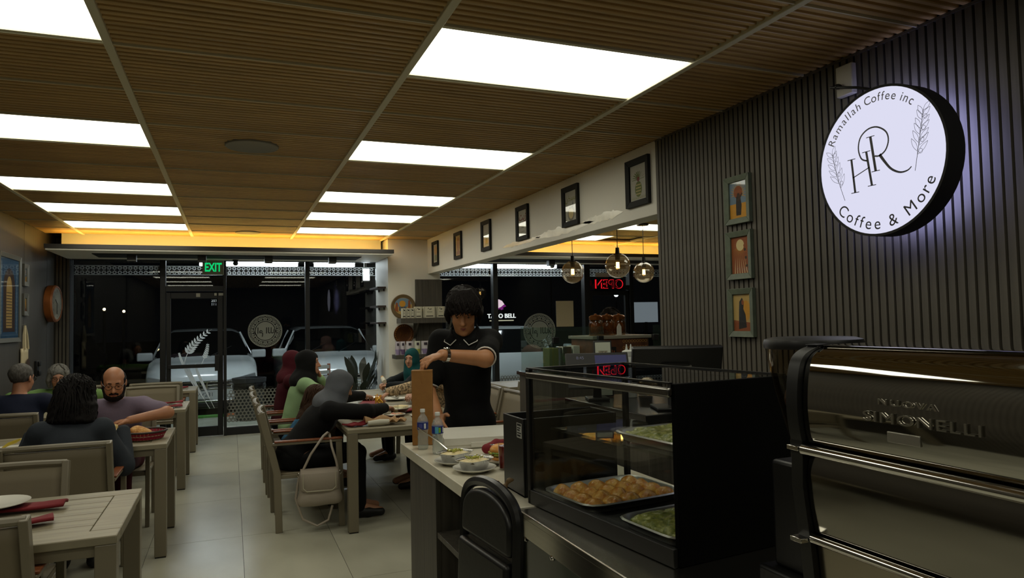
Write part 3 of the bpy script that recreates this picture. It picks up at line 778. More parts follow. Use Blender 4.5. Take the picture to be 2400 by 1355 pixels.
def foil_dish(label, x, y, rz, spoon):
    p = plate('white saucer under the foil dish ' + ('holding a spoon' if spoon else 'nearest the viewer'), x, y, .921, .087, 'saucers on the marble')
    t = thing('foil_dish', label, 'dish', (x, y, .931), rz, 'kunafa foil dishes')
    mb = MB(); n = 64
    def rr(i, a, b, pl):
        an = 2 * PI * i / n; c, s_ = math.cos(an), math.sin(an)
        k = (abs(c) ** 4 + abs(s_) ** 4) ** -.25
        return (a * c * k * (1 + pl * (i % 2)), b * s_ * k * (1 + pl * (i % 2)))
    prof = [(.048, .036, 0, .0), (.05, .038, .004, .02), (.062, .048, .036, .025), (.071, .056, .037, .0), (.073, .058, .040, 0)]
    vs = [(*rr(i, a, b, pl), z) for a, b, z, pl in prof for i in range(n)]
    fs = [tuple(range(n))[::-1]] + [(j * n + i, j * n + (i + 1) % n, (j + 1) * n + (i + 1) % n, (j + 1) * n + i) for j in range(4) for i in range(n)]
    mb.add(vs, fs).build('foil_tray', M_foil, t, smooth=20)
    f = MB(); f.grid(lambda u, v: ((u - .5) * .116, (v - .5) * .088, .030 + .012 * math.sin(PI * u) ** .5 * math.sin(PI * v) ** .5 if 0 < u < 1 and 0 < v < 1 else .03), 12, 10)
    f.build('cream_filling', M_cream, t)
    r = random.Random(int(x * 1000)); g = MB()
    for i in range(70):
        u, v = r.gauss(0, .017), r.gauss(0, .014)
        g.sphere((u, v, .044 + .004 * r.random()), (.004, .003, .0025), 5, 4)
    o = g.build('pistachio_crumbs', M_pist, t); o['kind'] = 'stuff'
foil_dish('crimped foil dish of cream dessert with pistachio, far one with a spoon stuck in', .87, 2.855, .5, True)
foil_dish('crimped foil dish of cream dessert with pistachio, near one on its saucer', .895, 2.675, .5, False)
sp = MB().tube([(0, 0, 0), (-.03, .03, .03), (-.10, .10, .085)], [.0035, .003, .003], 6).sphere((.01, -.01, -.004), (.018, .014, .005), 10, 6)
tag(sp.build('spoon', M_chrome, None, loc=(.845, 2.88, .978)), 'steel spoon leaning out of the far foil dish', 'spoon')
o = napkin('rolled burgundy napkin right of the pizza box on the marble', 1.20, 3.09, .08, .26, .07, 0, .921, 3)
sdf = SDF(.004)
sdf.chain([(-.12, 0, .02), (-.06, .03, .03), (.02, .025, .028), (.1, .04, .03)], [.018, .022, .02, .02]).chain([(-.12, 0, .02), (-.05, -.04, .022), (.04, -.04, .02), (.13, -.03, .022)], [.018, .02, .018, .016])
bpy.data.objects.remove(o)
tag(sdf.build('napkin', M_nap, None, wob=.0015, wfreq=90), 'rolled burgundy napkin with cutlery right of the pizza box on the marble', 'napkin', 'burgundy cloth napkins').location = (1.175, 2.985, .925)
tag(MB().beam((-.06, 0, 0), (.11, .012, 0), .012, .003).beam((-.055, 0, 0), (-.13, -.006, .003), .018, .002).build('knife', M_chrome, None, loc=(1.19, 2.95, .966)), 'steel knife lying on the rolled burgundy napkin', 'knife')
plate('white plate with the sesame bun sandwich behind the tea glass', 1.05, 2.785, .921, .08, 'saucers on the marble')
t = thing('sandwich', 'sesame bun sandwich with green filling beside the red tea glass', 'sandwich', (1.05, 2.785, .931))
s = SDF(.003); s.ell((0, 0, .042), (.048, .048, .028)); s.plane((0, 0, .036), (0, 0, -1)); s.build('bun_top', mat('bun', '#b8742a', .4, noise=(25, .3), color2='#d89a48'), t)
s = SDF(.003); s.ell((0, 0, .012), (.046, .046, .014)); s.build('bun_bottom', MATS['bun'], t)
g = MB()
r = random.Random(3)
for i in range(26):
    a = r.random() * 6.28; g.sphere((.042 * math.cos(a), .042 * math.sin(a), .026 + r.random() * .01), (.014, .012, .005), 6, 4, i % 2)
g.build('filling', [mat('lettuce', '#5d7a26', .5), mat('mustard_veg', '#a9a135', .5)], t)
t = thing('tea_glass', 'glass of dark red tea beside the black bin on the marble', 'glass', (1.02, 2.655, .921))
MB().lathe([(0, .003), (.026, .0), (.027, .004), (.030, .105), (.0285, .105), (.0255, .006), (0, .006)], 28).build('tumbler', glass('drink_glass', (.98, .98, .97), 1.5), t)
MB().lathe([(0, .007), (.0255, .007), (.0283, .093), (0, .093)], 28).build('tea', mat('red_tea', '#5e120a', .1), t)
t = thing('wooden_figurine', 'small carved brown wooden animal figurine on the marble beside the black bin', 'figurine', (.845, 2.27, .921), -.5)
s = SDF(.0025); s.ell((0, 0, .022), (.026, .013, .012), k=.01).cap((.018, 0, .026), (.034, 0, .05), .007, .005).ell((.042, 0, .053), (.011, .006, .006)).cap((-.005, 0, .03), (-.002, 0, .046), .009, .005)
for sx, sy in ((.02, .012), (.02, -.012), (-.02, .012), (-.02, -.012)): s.cap((sx, sy, .02), (sx * 1.5, sy * 1.7, .005), .006, .005)
s.build('carving', mat('olive_wood', '#6d5637', .5, noise=(60, .3)), t)
# black bin beside the case
t = thing('plastic_bin', 'open black bin with a white sticker between the marble and the pastry case', 'bin', (1.09, 2.275, .921))
MB().box(-.18, .18, -.075, .11, 0, .008).box(-.18, -.172, -.075, .11, 0, .262).box(.172, .18, -.075, .11, 0, .262).box(-.172, .172, -.075, -.067, 0, .262).box(-.172, .172, .102, .11, 0, .262).build('bin_body', M_blackp, t, bevel=.002)
lb = MB().box(-.1815, -.1802, -.066, -.022, .195, .245).build('sticker', mat('sticker_grey', '#a9a9a2', .6), t)
q = MB()
for i, (a, b) in enumerate([(.236, .243), (.227, .231), (.219, .224), (.21, .214), (.2, .206)]): q.face([(-.1818, -.027, a), (-.1818, -.062 + .006 * (i % 3), a), (-.1818, -.062 + .006 * (i % 3), b), (-.1818, -.027, b)])
q.build('sticker_print', M_blackm, lb)

# ================================================================== PASTRY CASE
TH = .105
t = thing('pastry_case', 'black framed glass pastry display case with trays of baklava on the steel bar', 'display case', (.975, 1.44, .921), TH)
# local: front glass in the plane x=0 (faces -X), near end y=0, far end y=.70, depth .40
D, Lc, Hc = .40, .70, .435
MB().box(0, D, 0, Lc, 0, .03).build('base', M_blackp, t, bevel=.003)
MB().box(.012, D, -.012, .004, 0, Hc).build('end_panel', mat('case_side', '#040404', .9, spec=.1), t, bevel=.002)
MB().box(0, D, Lc - .012, Lc, .03, Hc - .01).build('far_glass', glass('case_glass', (.86, .88, .86), 1.5), t)
f = MB().box(-.004, .014, Lc - .016, Lc + .004, 0, Hc).box(D - .016, D, Lc - .016, Lc + .004, 0, Hc).box(-.004, .01, -.008, Lc, 0, .045)
f.build('frame', M_blackp, t, bevel=.002)
MB().box(.002, .007, .004, Lc - .016, .045, Hc - .02).build('front_glass', glass('case_glass_dark', (.93, .94, .93), 1.5), t)
MB().box(-.006, .012, -.006, Lc + .002, Hc - .032, Hc - .008).build('chrome_rail', mat('brushed_rail', '#8d8b86', .25, 1.0), t, bevel=.006, seg=3)
MB().box(0, D, 0, Lc, Hc - .006, Hc).build('top_glass', glass('smoky_top', (.74, .74, .73), 1.5), t)
MB().box(0, .012, -.004, Lc + .004, Hc, Hc + .004).box(D - .012, D, -.004, Lc + .004, Hc, Hc + .004).box(.012, D - .012, Lc - .012, Lc + .004, Hc, Hc + .004).build('top_trim', M_blackp, t)
MB().box(.07, D - .01, .005, Lc - .02, .235, .243).build('glass_shelf', glass('shelf_glass', (.86, .88, .87), 1.5), t)
MB().lathe([(0, 0), (.008, 0), (.008, .03), (0, .03)], 10, M=Ry(PI / 2)).build('latch', M_chrome, t, loc=(D - .05, .1, .16))
def sheet_pan(label, wx, wy, x, y, z, rz=0, h=.022):
    M0 = Matrix.Translation((.975, 1.44, .921)) @ Rz(TH)
    p = M0 @ Vector((x, y, z))
    o = thing('sheet_pan', label, 'tray', p, TH + rz, 'pastry trays in the display case')
    n = 40
    def rr(i, a, b):
        an = 2 * PI * i / n; c, s_ = math.cos(an), math.sin(an); k = (abs(c) ** 7 + abs(s_) ** 7) ** (-1 / 7)
        return (a * c * k, b * s_ * k)
    pr = [(wx / 2 - .012, wy / 2 - .012, 0), (wx / 2 - .003, wy / 2 - .003, h), (wx / 2 + .002, wy / 2 + .002, h + .003), (wx / 2 + .006, wy / 2 + .006, h), (wx / 2 + .004, wy / 2 + .004, h - .004)]
    mb = MB(); mb.add([(*rr(i, a, b), zz) for a, b, zz in pr for i in range(n)], [tuple(range(n))] + [(j * n + (i + 1) % n, j * n + i, (j + 1) * n + i, (j + 1) * n + (i + 1) % n) for j in range(4) for i in range(n)])
    mb.build('pan', mat('aluminium', '#b5b6b0', .35, .85), o, solid=.0015)
    return o, p
M_bak = mat('golden_pastry', '#c4781f', .32, noise=(38, .35), color2='#f0c066', bump=(95, .8, .005), coat=.3)
M_green = mat('green_pastry', '#6a7826', .35, noise=(60, .5), color2='#b3b661', bump=(90, .9, .006), coat=.3)
o, p = sheet_pan('aluminium tray of golden brown domed pastries on the far floor of the case', .36, .28, .20, .515, .032)
r = random.Random(8)
pm_ = []
for kx in range(4):
    s = SDF(.0035); s.ell((0, 0, .006), (.0330, .0300, .022), k=.01)
    for j in range(7): a = j * .9 + kx; s.cap((.008 * math.cos(a), .008 * math.sin(a), .0235), (.023 * math.cos(a), .021 * math.sin(a), .014), .005, .004, k=.008)
    s.plane((0, 0, .0), (0, 0, -1)); pm_.append(s.mesh('pastry', M_bak, wob=.0014, wfreq=120, seed=kx))
M0 = Matrix.Translation((.975, 1.44, .921)) @ Rz(TH)
rows_ = ['nearest', 'second', 'third', 'hindmost']; cs_ = ['first from the glass', 'second from the glass', 'middle one', 'fourth from the glass', 'last from the glass']
for i in range(5):
    for j in range(4):
        q = M0 @ Vector((.20 - .132 + .066 * i + r.uniform(-.001, .001), .515 - .09 + .060 * j + r.uniform(-.001, .001), .0375))
        c = link('pastry', pm_[(i + j) % 4], None, loc=q, rot=(0, 0, r.random() * 6.28)); sc_ = r.uniform(.93, 1.02); c.scale = (sc_, sc_, sc_ * r.uniform(.85, 1.1))
        tag(c, f'golden domed pastry in the {rows_[j]} row of its tray, {cs_[i]}', 'pastry', 'golden pastries on the far tray')
def green_sheet(wx, wy, p, label, lumps, seed):
    r = random.Random(seed); s = SDF(.0045); s.box((0, 0, .010), (wx / 2 - .024, wy / 2 - .024, .009), r=.006)
    for i in range(lumps):
        x, y = r.uniform(-wx / 2 + .055, wx / 2 - .055), r.uniform(-wy / 2 + .035, wy / 2 - .035); a = r.uniform(-.5, .5)
        s.cap((x - .022 * math.cos(a), y - .022 * math.sin(a), .018), (x + .022 * math.cos(a), y + .022 * math.sin(a), .018), r.uniform(.006, .011), k=.006)
    o = s.build('pistachio_pastry', M_green, None, wob=.001, wfreq=150, seed=seed); o.location = p + Vector((0, 0, .003)); o.rotation_euler = (0, 0, TH)
    tag(o, label, 'pastry', 'green pistachio pastry slabs')
o, p = sheet_pan('aluminium tray of green pistachio pastry on the upper glass shelf', .24, .33, .215, .20, .246)
green_sheet(.24, .33, p, 'flat green pistachio pastry filling the tray on the upper glass shelf', 60, 4)
o, p = sheet_pan('aluminium tray of green pistachio pastry on the floor of the case', .28, .25, .17, .14, .032)
green_sheet(.28, .25, p, 'lumpy green pistachio pastry filling the lowest tray of the case', 60, 5)
# ================================================================== ESPRESSO MACHINE, GRINDER, ORDER COUNTER
M_mirror = mat('polished_steel', '#b9b7b1', .045, 1.0)
M_mirror2 = mat('brushed_steel', '#a59d8e', .2, 1.0, bump=(3, .05, .002, (1, 1, 60)))
t = thing('espresso_machine', 'polished steel espresso machine with black end frames, largest object on the bar', 'coffee machine', (.92, .955, .921))
Lm = .82
def sheet_y(prof, name, m, parent, y0=-Lm, y1=-.004, mi=0):
    mb = MB(); n = len(prof)
    vs = [(x, y, z) for y in (y1, y0) for x, z in prof]
    mb.add(vs, [(i, i + 1, n + i + 1, n + i) for i in range(n - 1)])
    return mb.build(name, m, parent, smooth=50)
def arcp(pts, n=8):
    """smooth curve through control points (Catmull-Rom)"""
    out = []
    P_ = [pts[0]] + list(pts) + [pts[-1]]
    for i in range(1, len(P_) - 2):
        for k in range(n):
            u = k / n; a, b, c, d = (Vector(P_[j]) for j in (i - 1, i, i + 1, i + 2))
            q = .5 * ((2 * b) + (c - a) * u + (2 * a - 5 * b + 4 * c - d) * u * u + (3 * b - a - 3 * c + d) * u ** 3)
            out.append(tuple(q))
    out.append(tuple(pts[-1])); return out
up = arcp([(.56, .543), (.10, .543), (.05, .538), (.018, .522), (.005, .49), (.0, .44), (.003, .40), (.008, .376)])
top = sheet_y(up, 'upper_panel', M_mirror, t)
MB().tube([(-.002, -.002, .364), (-.002, -Lm, .364)], .0095, 12).build('chrome_rail', M_chrome, t)
sheet_y(arcp([(.010, .352), (.004, .32), (.008, .27), (.016, .222)]), 'lower_panel', mat('satin_steel', '#94918a', .12, 1.0), t)
MB().tube([(.012, -.002, .210), (.012, -Lm, .210)], .0085, 12).build('chrome_rail', M_chrome, t)
sheet_y(arcp([(.02, .198), (.026, .13), (.03, .06)]), 'base_panel', M_mirror2, t)
MB().box(.05, .56, -Lm, -.004, .05, .53).build('body', M_blackm, t)
ep = [(.11, .541)] + [(x - .012, z + .001) for x, z in up if x < .09] + [(-.008, .364), (-.004, .352), (-.006, .30), (.006, .205), (.02, .05), (.11, .05)]
for y0, y1 in ((-.002, .024), (-Lm - .024, -Lm + .0)):
    MB().prism([(x, z) for x, z in ep], -y1, -y0, M=Rx(PI / 2)).build('end_frame', M_blackp, t, bevel=.004)
for z in (.366, .208): MB().box(-.012, .01, .0, .027, z - .005, z + .003).build('frame_clip', M_chrome, t, bevel=.001)
for yy in (-.06, -Lm + .06): MB().lathe([(.022, 0), (.018, .05)], 16).build('foot', M_blackp, t, loc=(.07, yy, .001))
q = MB()
text_mb(q, 'SIMONELLI', .036, T(-.003, -.225, .437) @ FACE_LEFT @ Matrix.Scale(.62, 4, (0, 1, 0)), extrude=.0012, space=1.12)
text_mb(q, 'NUOVA', .024, T(-.001, -.205, .461) @ FACE_LEFT @ Matrix.Scale(.55, 4, (0, 1, 0)), extrude=.0012, space=1.25)
q.build('raised_lettering', mat('letter_steel', '#c4c0b4', .3, 1.0), top, smooth=0)
MB().box(-.0006, .002, -.225, -.17, .402, .418).build('badge', mat('badge_plate', '#bdbab0', .3, .8), top, bevel=.001)

t = thing('coffee_grinder', 'coffee grinder with a smoky bean hopper behind the espresso machine', 'grinder', (1.165, 1.17, .921))
MB().box(-.085, .085, -.1, .1, 0, .05).box(-.06, .06, -.06, .075, .05, .28).build('grinder_body', M_blackp, t, bevel=.008)
MB().lathe([(.035, .27), (.045, .30), (.062, .36), (.08, .43), (.094, .50), (.098, .525), (.0955, .525), (.078, .43), (.058, .36), (.04, .3)], 40).build('hopper', glass('smoky_glass', (.74, .70, .63), 1.5, .02), t)
s = SDF(.005); s.cap((0, 0, .30), (0, 0, .41), .03, .062)
s.build('beans', mat('coffee_beans', '#553620', .4, noise=(110, .5), bump=(120, 1, .006)), t)
MB().lathe([(0, .548), (.085, .547), (.099, .543), (.102, .534), (.100, .524), (0, .524)], 40).build('lid', M_blackp, t)

t = thing('order_counter', 'dark raised order counter behind the pastry case', 'counter', (2.06, 2.75, 0))
MB().box(-.52, .50, -.33, .36, 0, 1.10).build('body', M_dwood, t, bevel=.003)
MB().box(-.54, .50, -.35, .38, 1.10, 1.13).build('worktop', mat('worktop_black', '#141414', .2), t, bevel=.003)
OC = 1.131
t = thing('cash_monitor', 'black point of sale monitor seen from behind, tilted over the pastry case', 'monitor', (1.74, 2.5, OC), -.36)
Mx = T(0, 0, .18) @ Rx(.32)
MB().box(-.19, .19, -.012, .02, -.07, .085, 0, Mx).build('screen_back', M_blackp, t, bevel=.006)
MB().box(-.18, .18, .0205, .0215, -.062, .077, 0, Mx).build('screen_face', mat('screen_black', '#050506', .1), t)
MB().tube([(-.06, -.012, .01), (-.06, -.024, .005), (.05, -.024, .005), (.05, -.012, .01)], .005, 6).build('cable_clip', M_grey, t, loc=(0, -.02, .17))
MB().box(-.03, .03, -.01, .05, .0, .15).box(-.1, .1, -.07, .09, 0, .012).build('stand', M_blackp, t, bevel=.004)
t = thing('tablet', 'black tablet screen with a pale violet panel just above the pastry case top', 'tablet', (1.60, 2.93, OC), -.33)
Mx = T(0, 0, .14) @ Rx(-.5)
MB().box(-.15, .15, -.008, .008, -.09, .09, 0, Mx).build('bezel', M_blackp, t, bevel=.004)
MB().box(-.01, .14, -.0092, -.008, -.075, .075, 0, Mx).build('display', emat('tablet_glow', '#5a5a78', .35), t)
q = MB(); text_mb(q, '8:45', .022, Mx @ T(-.08, -.0095, .062) @ FACE_CAM); q.build('clock_digits', emat('digits', '#9a9aa8', .25), t, smooth=0)
MB().box(-.05, .05, -.02, .10, 0, .012).box(-.02, .02, .03, .045, .01, .13).build('stand', M_blackp, t, bevel=.003)
t = thing('squeeze_bottle', 'white twin nozzle squeeze bottle beside the leaning certificate frame', 'bottle', (1.80, 2.98, OC))
MB().lathe([(.034, 0), (.036, .004), (.036, .175), (.032, .19), (.03, .205)], 28).build('bottle_body', mat('milky_plastic', '#c3c6bf', .45), t)
MB().lathe([(.032, .2), (.033, .222), (.02, .228), (0, .228)], 28).build('cap', MATS['milky_plastic'], t)
for dx in (-.012, .012): MB().lathe([(.007, 0), (.002, .03), (0, .03)], 12).build('nozzle', MATS['milky_plastic'], t, loc=(dx, 0, .226))
t = thing('glass_jar', 'small clear jar with a dark filling right of the squeeze bottle', 'jar', (1.90, 3.0, OC))
MB().lathe([(0, .003), (.036, 0), (.038, .006), (.038, .15), (.03, .17), (.028, .19), (.031, .195), (.031, .21), (0, .211)], 28).build('jar_glass', glass('drink_glass', (1, 1, 1)), t)
MB().lathe([(0, .006), (.035, .006), (.035, .11), (0, .118)], 20).build('contents', mat('dark_sauce', '#2a2016', .4), t)
t = thing('certificate_frame', 'narrow black frame with two small pictures leaning beside the squeeze bottle', 'picture', (1.70, 3.05, OC), (-.12, 0, -.32))
MB().box(-.045, .045, -.006, .006, 0, .275).build('frame', M_blackp, t, bevel=.002)
MB().box(-.038, .038, -.0072, -.006, .008, .267).build('mount', mat('mount_paper', '#b3b8a8', .6), t)
for z0 in (.165, .055):
    MB().box(-.022, .022, -.0082, -.007, z0, z0 + .06).build('print', mat('print_sepia', '#8a8571', .6, noise=(120, .6)), t)

# ================================================================== ROUND SIGN
SGY, SGZ, SGX, SR = 2.05, 2.125, 2.42, .298
t = thing('lightbox_sign', 'glowing round white coffee shop lightbox sign with black rim on the slat wall', 'sign', (SGX, SGY, SGZ))
ML = FACE_LEFT
MB().lathe([(SR + .004, .0), (SR + .004, -.085), (SR * .8, -.088), (0, -.088)], 72, M=ML).lathe([(SR + .004, .0), (SR + .004, .004), (SR - .006, .004), (SR - .006, .0)], 72, M=ML).build('rim', M_blackm, t)
MB().lathe([(SR - .006, .001), (0, .001)], 72, M=ML).build('face', emat('sign_face', '#e4e4fa', .93), t)
MB().lathe([(SR * .80, -.0885), (SR * .94, -.0885)], 64, M=ML).build('halo_ring', emat('sign_halo', '#b4b8ff', 6.5), t)
MB().tube([(.089, .0, 0), (.15, .0, 0)], .02, 10).build('wall_mount', M_blackm, t)
q = MB(); zt = .0035
def pt(px, py): return ((px - 2071) / 143.5 * SR, (372 - py) / 179.5 * SR)
def stroke(pts, w0, w1=None, zz=zt):
    n = len(pts)
    for i in range(n - 1):
        (xa, ya), (xb, yb) = pts[i], pts[i + 1]; dx, dy = xb - xa, yb - ya; L = math.hypot(dx, dy) or 1
        nx, ny = -dy / L, dx / L
        wa = w0 if w1 is None else w0 + (w1 - w0) * i / (n - 1); wb = w0 if w1 is None else w0 + (w1 - w0) * (i + 1) / (n - 1)
        q.face([(xa + nx * wa / 2, ya + ny * wa / 2, zz), (xa - nx * wa / 2, ya - ny * wa / 2, zz), (xb - nx * wb / 2, yb - ny * wb / 2, zz), (xb + nx * wb / 2, yb + ny * wb / 2, zz)], 0, ML)
def cr(pts, n=6): return [p[:2] for p in arcp([(a, b, 0) for a, b in pts], n)]
for a, b, wd in (((2010, 352), (2016, 437), .0105), ((2046, 342), (2056, 428), .0105), ((2057, 308), (2066, 395), .012)):
    A, B = pt(*a), pt(*b); stroke([A, B], wd)
    for P_ in (A, B): stroke([(P_[0] - .02, P_[1]), (P_[0] + .02, P_[1])], .0032)
stroke([pt(2012, 399), pt(2052, 382)], .004)
stroke(cr([pt(*p) for p in ((2047, 365), (2034, 356), (2028, 330), (2034, 303), (2052, 288), (2073, 289), (2092, 306), (2097, 328), (2090, 350), (2076, 360), (2065, 358))]), .0065)
stroke(cr([pt(*p) for p in ((2076, 357), (2086, 376), (2100, 398), (2118, 411), (2134, 411), (2143, 404))]), .013, .004)
def sign_branch(base, tip, bend, n, side):
    b0, b1 = pt(*base), pt(*tip); mid = ((b0[0] + b1[0]) / 2 + bend, (b0[1] + b1[1]) / 2)
    cv = cr([b0, mid, b1], 12); stroke(cv, .0022)
    for i in range(n):
        k = int(len(cv) * (.3 + .68 * i / n)); x, y = cv[min(k, len(cv) - 1)]
        a = math.atan2(b1[1] - b0[1], b1[0] - b0[0]) + (.62 if i % 2 else -.62); L = .062 * (1 - .35 * i / n); w_ = .016
        pts = [(x + L * u * math.cos(a) - w_ / 2 * math.sin(PI * u) * math.sin(a), y + L * u * math.sin(a) + w_ / 2 * math.sin(PI * u) * math.cos(a)) for u in [j / 8 for j in range(9)]]
        pts += [(x + L * u * math.cos(a) + w_ / 2 * math.sin(PI * u) * math.sin(a), y + L * u * math.sin(a) - w_ / 2 * math.sin(PI * u) * math.cos(a)) for u in [j / 8 for j in range(8, -1, -1)]]
        stroke(pts, .0014)
        if i % 3 == 1: stroke([(x + .012 + .008 * math.cos(a_ * PI / 5), y + .009 * math.sin(a_ * PI / 5)) for a_ in range(11)], .0014)
sign_branch((1990, 452), (1962, 322), -.006, 11, 1)
sign_branch((2150, 416), (2172, 280), .0, 13, 1)
q.build('monogram', mat('sign_ink', '#15131c', .5), t, smooth=0)
def arc_text(mb, s, r, a_mid, size, inward, spacing):
    wd = {'i': .3, 'l': .3, 'f': .36, ' ': .32, 'm': .86, 'M': .9, 'C': .66, 'R': .64, '&': .72, 'r': .4, 'h': .56}
    ws = [wd.get(c, .56) * size * spacing for c in s]; tot = sum(ws); pos = -tot / 2
    for c, w_ in zip(s, ws):
        m_ = pos + w_ / 2; pos += w_
        a = a_mid + (-m_ / r if not inward else m_ / r)
        if c == ' ': continue
        M = ML @ T(r * math.cos(a), r * math.sin(a), zt) @ Rz(a - PI / 2 if not inward else a + PI / 2)
        text_mb(mb, c, size, M)
q2 = MB(); arc_text(q2, 'Ramallah Coffee inc', SR * .86, math.radians(101), .049, False, 1.03)
q2.build('upper_lettering', mat('sign_ink_grey', '#5b5863', .5), t, smooth=0)
q2 = MB(); arc_text(q2, 'Coffee & More', SR * .85, math.radians(278), .068, True, 1.12)
q2.build('lower_lettering', MATS['sign_ink'], t, smooth=0)
t = thing('power_outlet', 'pale outlet box on the slat wall behind the round sign with a black plug', 'outlet', (2.597, 2.335, 2.57))
MB().box(-.03, .0, -.045, .045, -.075, .065).build('cover', mat('ivory_plastic', '#bdb8a6', .5), t, bevel=.005)
MB().tube([(-.03, .03, -.03), (-.06, .045, -.028), (-.05, .0, -.04), (-.06, -.09, -.07), (-.05, -.16, -.10)], .006, 8).sphere((-.045, .02, -.03), (.018, .016, .012), 10, 8).build('plug_cord', M_blackp, t)
# ================================================================== PICTURES ON THE WALLS
def flat(mb, pts, mi, dz, M): mb.face([(x, y, dz) for x, y in pts], mi, M)
def disc(mb, c, r, mi, dz, M, n=20, sy=1): flat(mb, [(c[0] + r * math.cos(2 * PI * i / n), c[1] + r * sy * math.sin(2 * PI * i / n)) for i in range(n)], mi, dz, M)
M_glz = glass('picture_glass', (1, 1, 1), 1.45)
def picture(label, loc, M, W, Hh, fw, fm, art, group, depth=.025, mats=None, bg=None):
    t = thing('picture_frame', label, 'picture', loc, 0, group)
    f = MB()
    o = [(-W / 2, -Hh / 2), (W / 2, -Hh / 2), (W / 2, Hh / 2), (-W / 2, Hh / 2)]
    i_ = [(x - math.copysign(fw, x), y - math.copysign(fw, y)) for x, y in o]
    for k in range(4):
        a, b, c, d = o[k], o[(k + 1) % 4], i_[(k + 1) % 4], i_[k]
        vs = [(*a, 0), (*b, 0), (*c, 0), (*d, 0), (*a, depth), (*b, depth), (*c, depth * .7), (*d, depth * .7)]
        f.add(vs, [(3, 2, 1, 0), (4, 5, 6, 7), (0, 1, 5, 4), (1, 2, 6, 5), (2, 3, 7, 6), (3, 0, 4, 7)], 0, M)
    f.build('frame', fm, t, bevel=.002)
    p = MB(); p.box(-W / 2 + fw, W / 2 - fw, -Hh / 2 + fw, Hh / 2 - fw, .002, .006, 0, M)
    pic = p.build('print', bg, t)
    if art:
        g = MB(); art(g, M, (W / 2 - fw), (Hh / 2 - fw)); g.build('artwork', mats, pic, smooth=0)
    MB().box(-W / 2 + fw, W / 2 - fw, -Hh / 2 + fw, Hh / 2 - fw, .010, .0115, 0, M).build('glazing', M_glz, t)
    return t
P_ = lambda n, c: mat('ink_' + n, c, .6)
inks = [P_('leaf', '#5f6f2c'), P_('olive', '#8a8f4a'), P_('black', '#1c1a18'), P_('red', '#7a1f22'), P_('grey', '#77756c'), P_('gold', '#c98f2a'), P_('rust', '#8d4a22'), P_('sky', '#6d8496'), P_('sand', '#b99a58'), P_('brown', '#3a2415'), P_('cream', '#d8c48c'), P_('blue', '#174a70')]
bgw = mat('mat_paper', '#b9b8ac', .6)
def rays(g, c, n, r0, r1, mi, M, dz, a0=0, wd=.1, a1=2 * PI):
    for i in range(n):
        a = a0 + a1 * i / n
        flat(g, [(c[0] + r0 * math.cos(a - wd), c[1] + r0 * math.sin(a - wd)), (c[0] + r0 * math.cos(a + wd), c[1] + r0 * math.sin(a + wd)), (c[0] + r1 * math.cos(a), c[1] + r1 * math.sin(a))], mi, dz, M)
def art_palm(g, M, w, h):
    disc(g, (0, -h * .38), w * .42, 0, .0065, M, sy=1.25)
    for i in range(5):
        for j in range(4): disc(g, (-w * .25 + w * .125 * i, -h * .65 + h * .17 * j), w * .05, 10, .0068, M, 8)
    for i in range(11): 
        a = .1 + 2.95 * i / 10
        c = [(w * .75 * u * math.cos(a), h * .12 + h * .75 * u * math.sin(a) * (1 - .35 * u)) for u in (0, .33, .66, 1)]
        for k in range(3): flat(g, [(c[k][0] - .006, c[k][1]), (c[k][0] + .006, c[k][1] + .004), (c[k + 1][0] + .004, c[k + 1][1] + .003), (c[k + 1][0] - .004, c[k + 1][1])], 0, .0066, M)
    disc(g, (0, h * .18), w * .16, 3, .0067, M)
    for i in range(14): flat(g, [(-w * .8 + w * .12 * i, -h * .92), (-w * .74 + w * .12 * i, -h * .92), (-w * .76 + w * .12 * i + .004, -h * .72)], 1, .0067, M)
def art_text1(g, M, w, h):
    text_mb(g, '\ufee6\ufea8\ufeb4\ufee3', w * .75, M @ T(0, h * .55, .0066), 1, bold=.001)
    text_mb(g, '\ufef0\ufed3', w * .6, M @ T(w * .1, h * .1, .0066), 2, bold=.001)
    disc(g, (0, -h * .5), w * .6, 4, .0065, M, 28); disc(g, (0, -h * .5), w * .42, 10, .0067, M, 28); rays(g, (0, -h * .5), 10, 0, w * .4, 4, M, .0068, wd=.2)
def art_text2(g, M, w, h):
    text_mb(g, '\ufe96\ufef3\ufeaf', w * 1.0, M @ T(0, h * .48, .0066), 3, bold=.002)
    flat(g, [(-w * .3, -h * .25), (w * .4, -h * .35), (w * .4, -h * .42), (-w * .3, -h * .38)], 4, .0066, M)
    for i in range(4): flat(g, [(-w * .5 + w * .25 * i, -h * .75), (-w * .38 + w * .25 * i, -h * .75), (-w * .38 + w * .25 * i, -h * .62), (-w * .5 + w * .25 * i, -h * .62)], 4, .0066, M)
def art_plant(g, M, w, h):
    rays(g, (0, -h * .1), 13, w * .1, w * .75, 0, M, .0066, .2, .12, 2.8); flat(g, [(-w * .4, -h * .8), (w * .4, -h * .8), (w * .3, -h * .2), (-w * .3, -h * .2)], 1, .0066, M)
def art_brown(g, M, w, h):
    flat(g, [(-w, -h), (w, -h), (w, h), (-w, h)], 8, .0064, M); disc(g, (0, h * .1), w * .6, 6, .0066, M, sy=1.5); flat(g, [(-w * .8, -h * .9), (w * .8, -h * .9), (w * .6, -h * .55), (-w * .6, -h * .55)], 3, .0067, M)
def art_yellow(g, M, w, h):
    disc(g, (0, h * .3), w * .65, 5, .0066, M); flat(g, [(-w * .6, -h * .8), (w * .6, -h * .8), (w * .5, -h * .15), (-w * .5, -h * .15)], 0, .0066, M)
arts = [(art_palm, 'green date palm'), (art_text1, 'green and black lettering over a grey plate'), (art_text2, 'dark red lettering'), (art_plant, 'green potted plant'), (art_brown, 'rust brown vase'), (art_yellow, 'yellow bloom')]
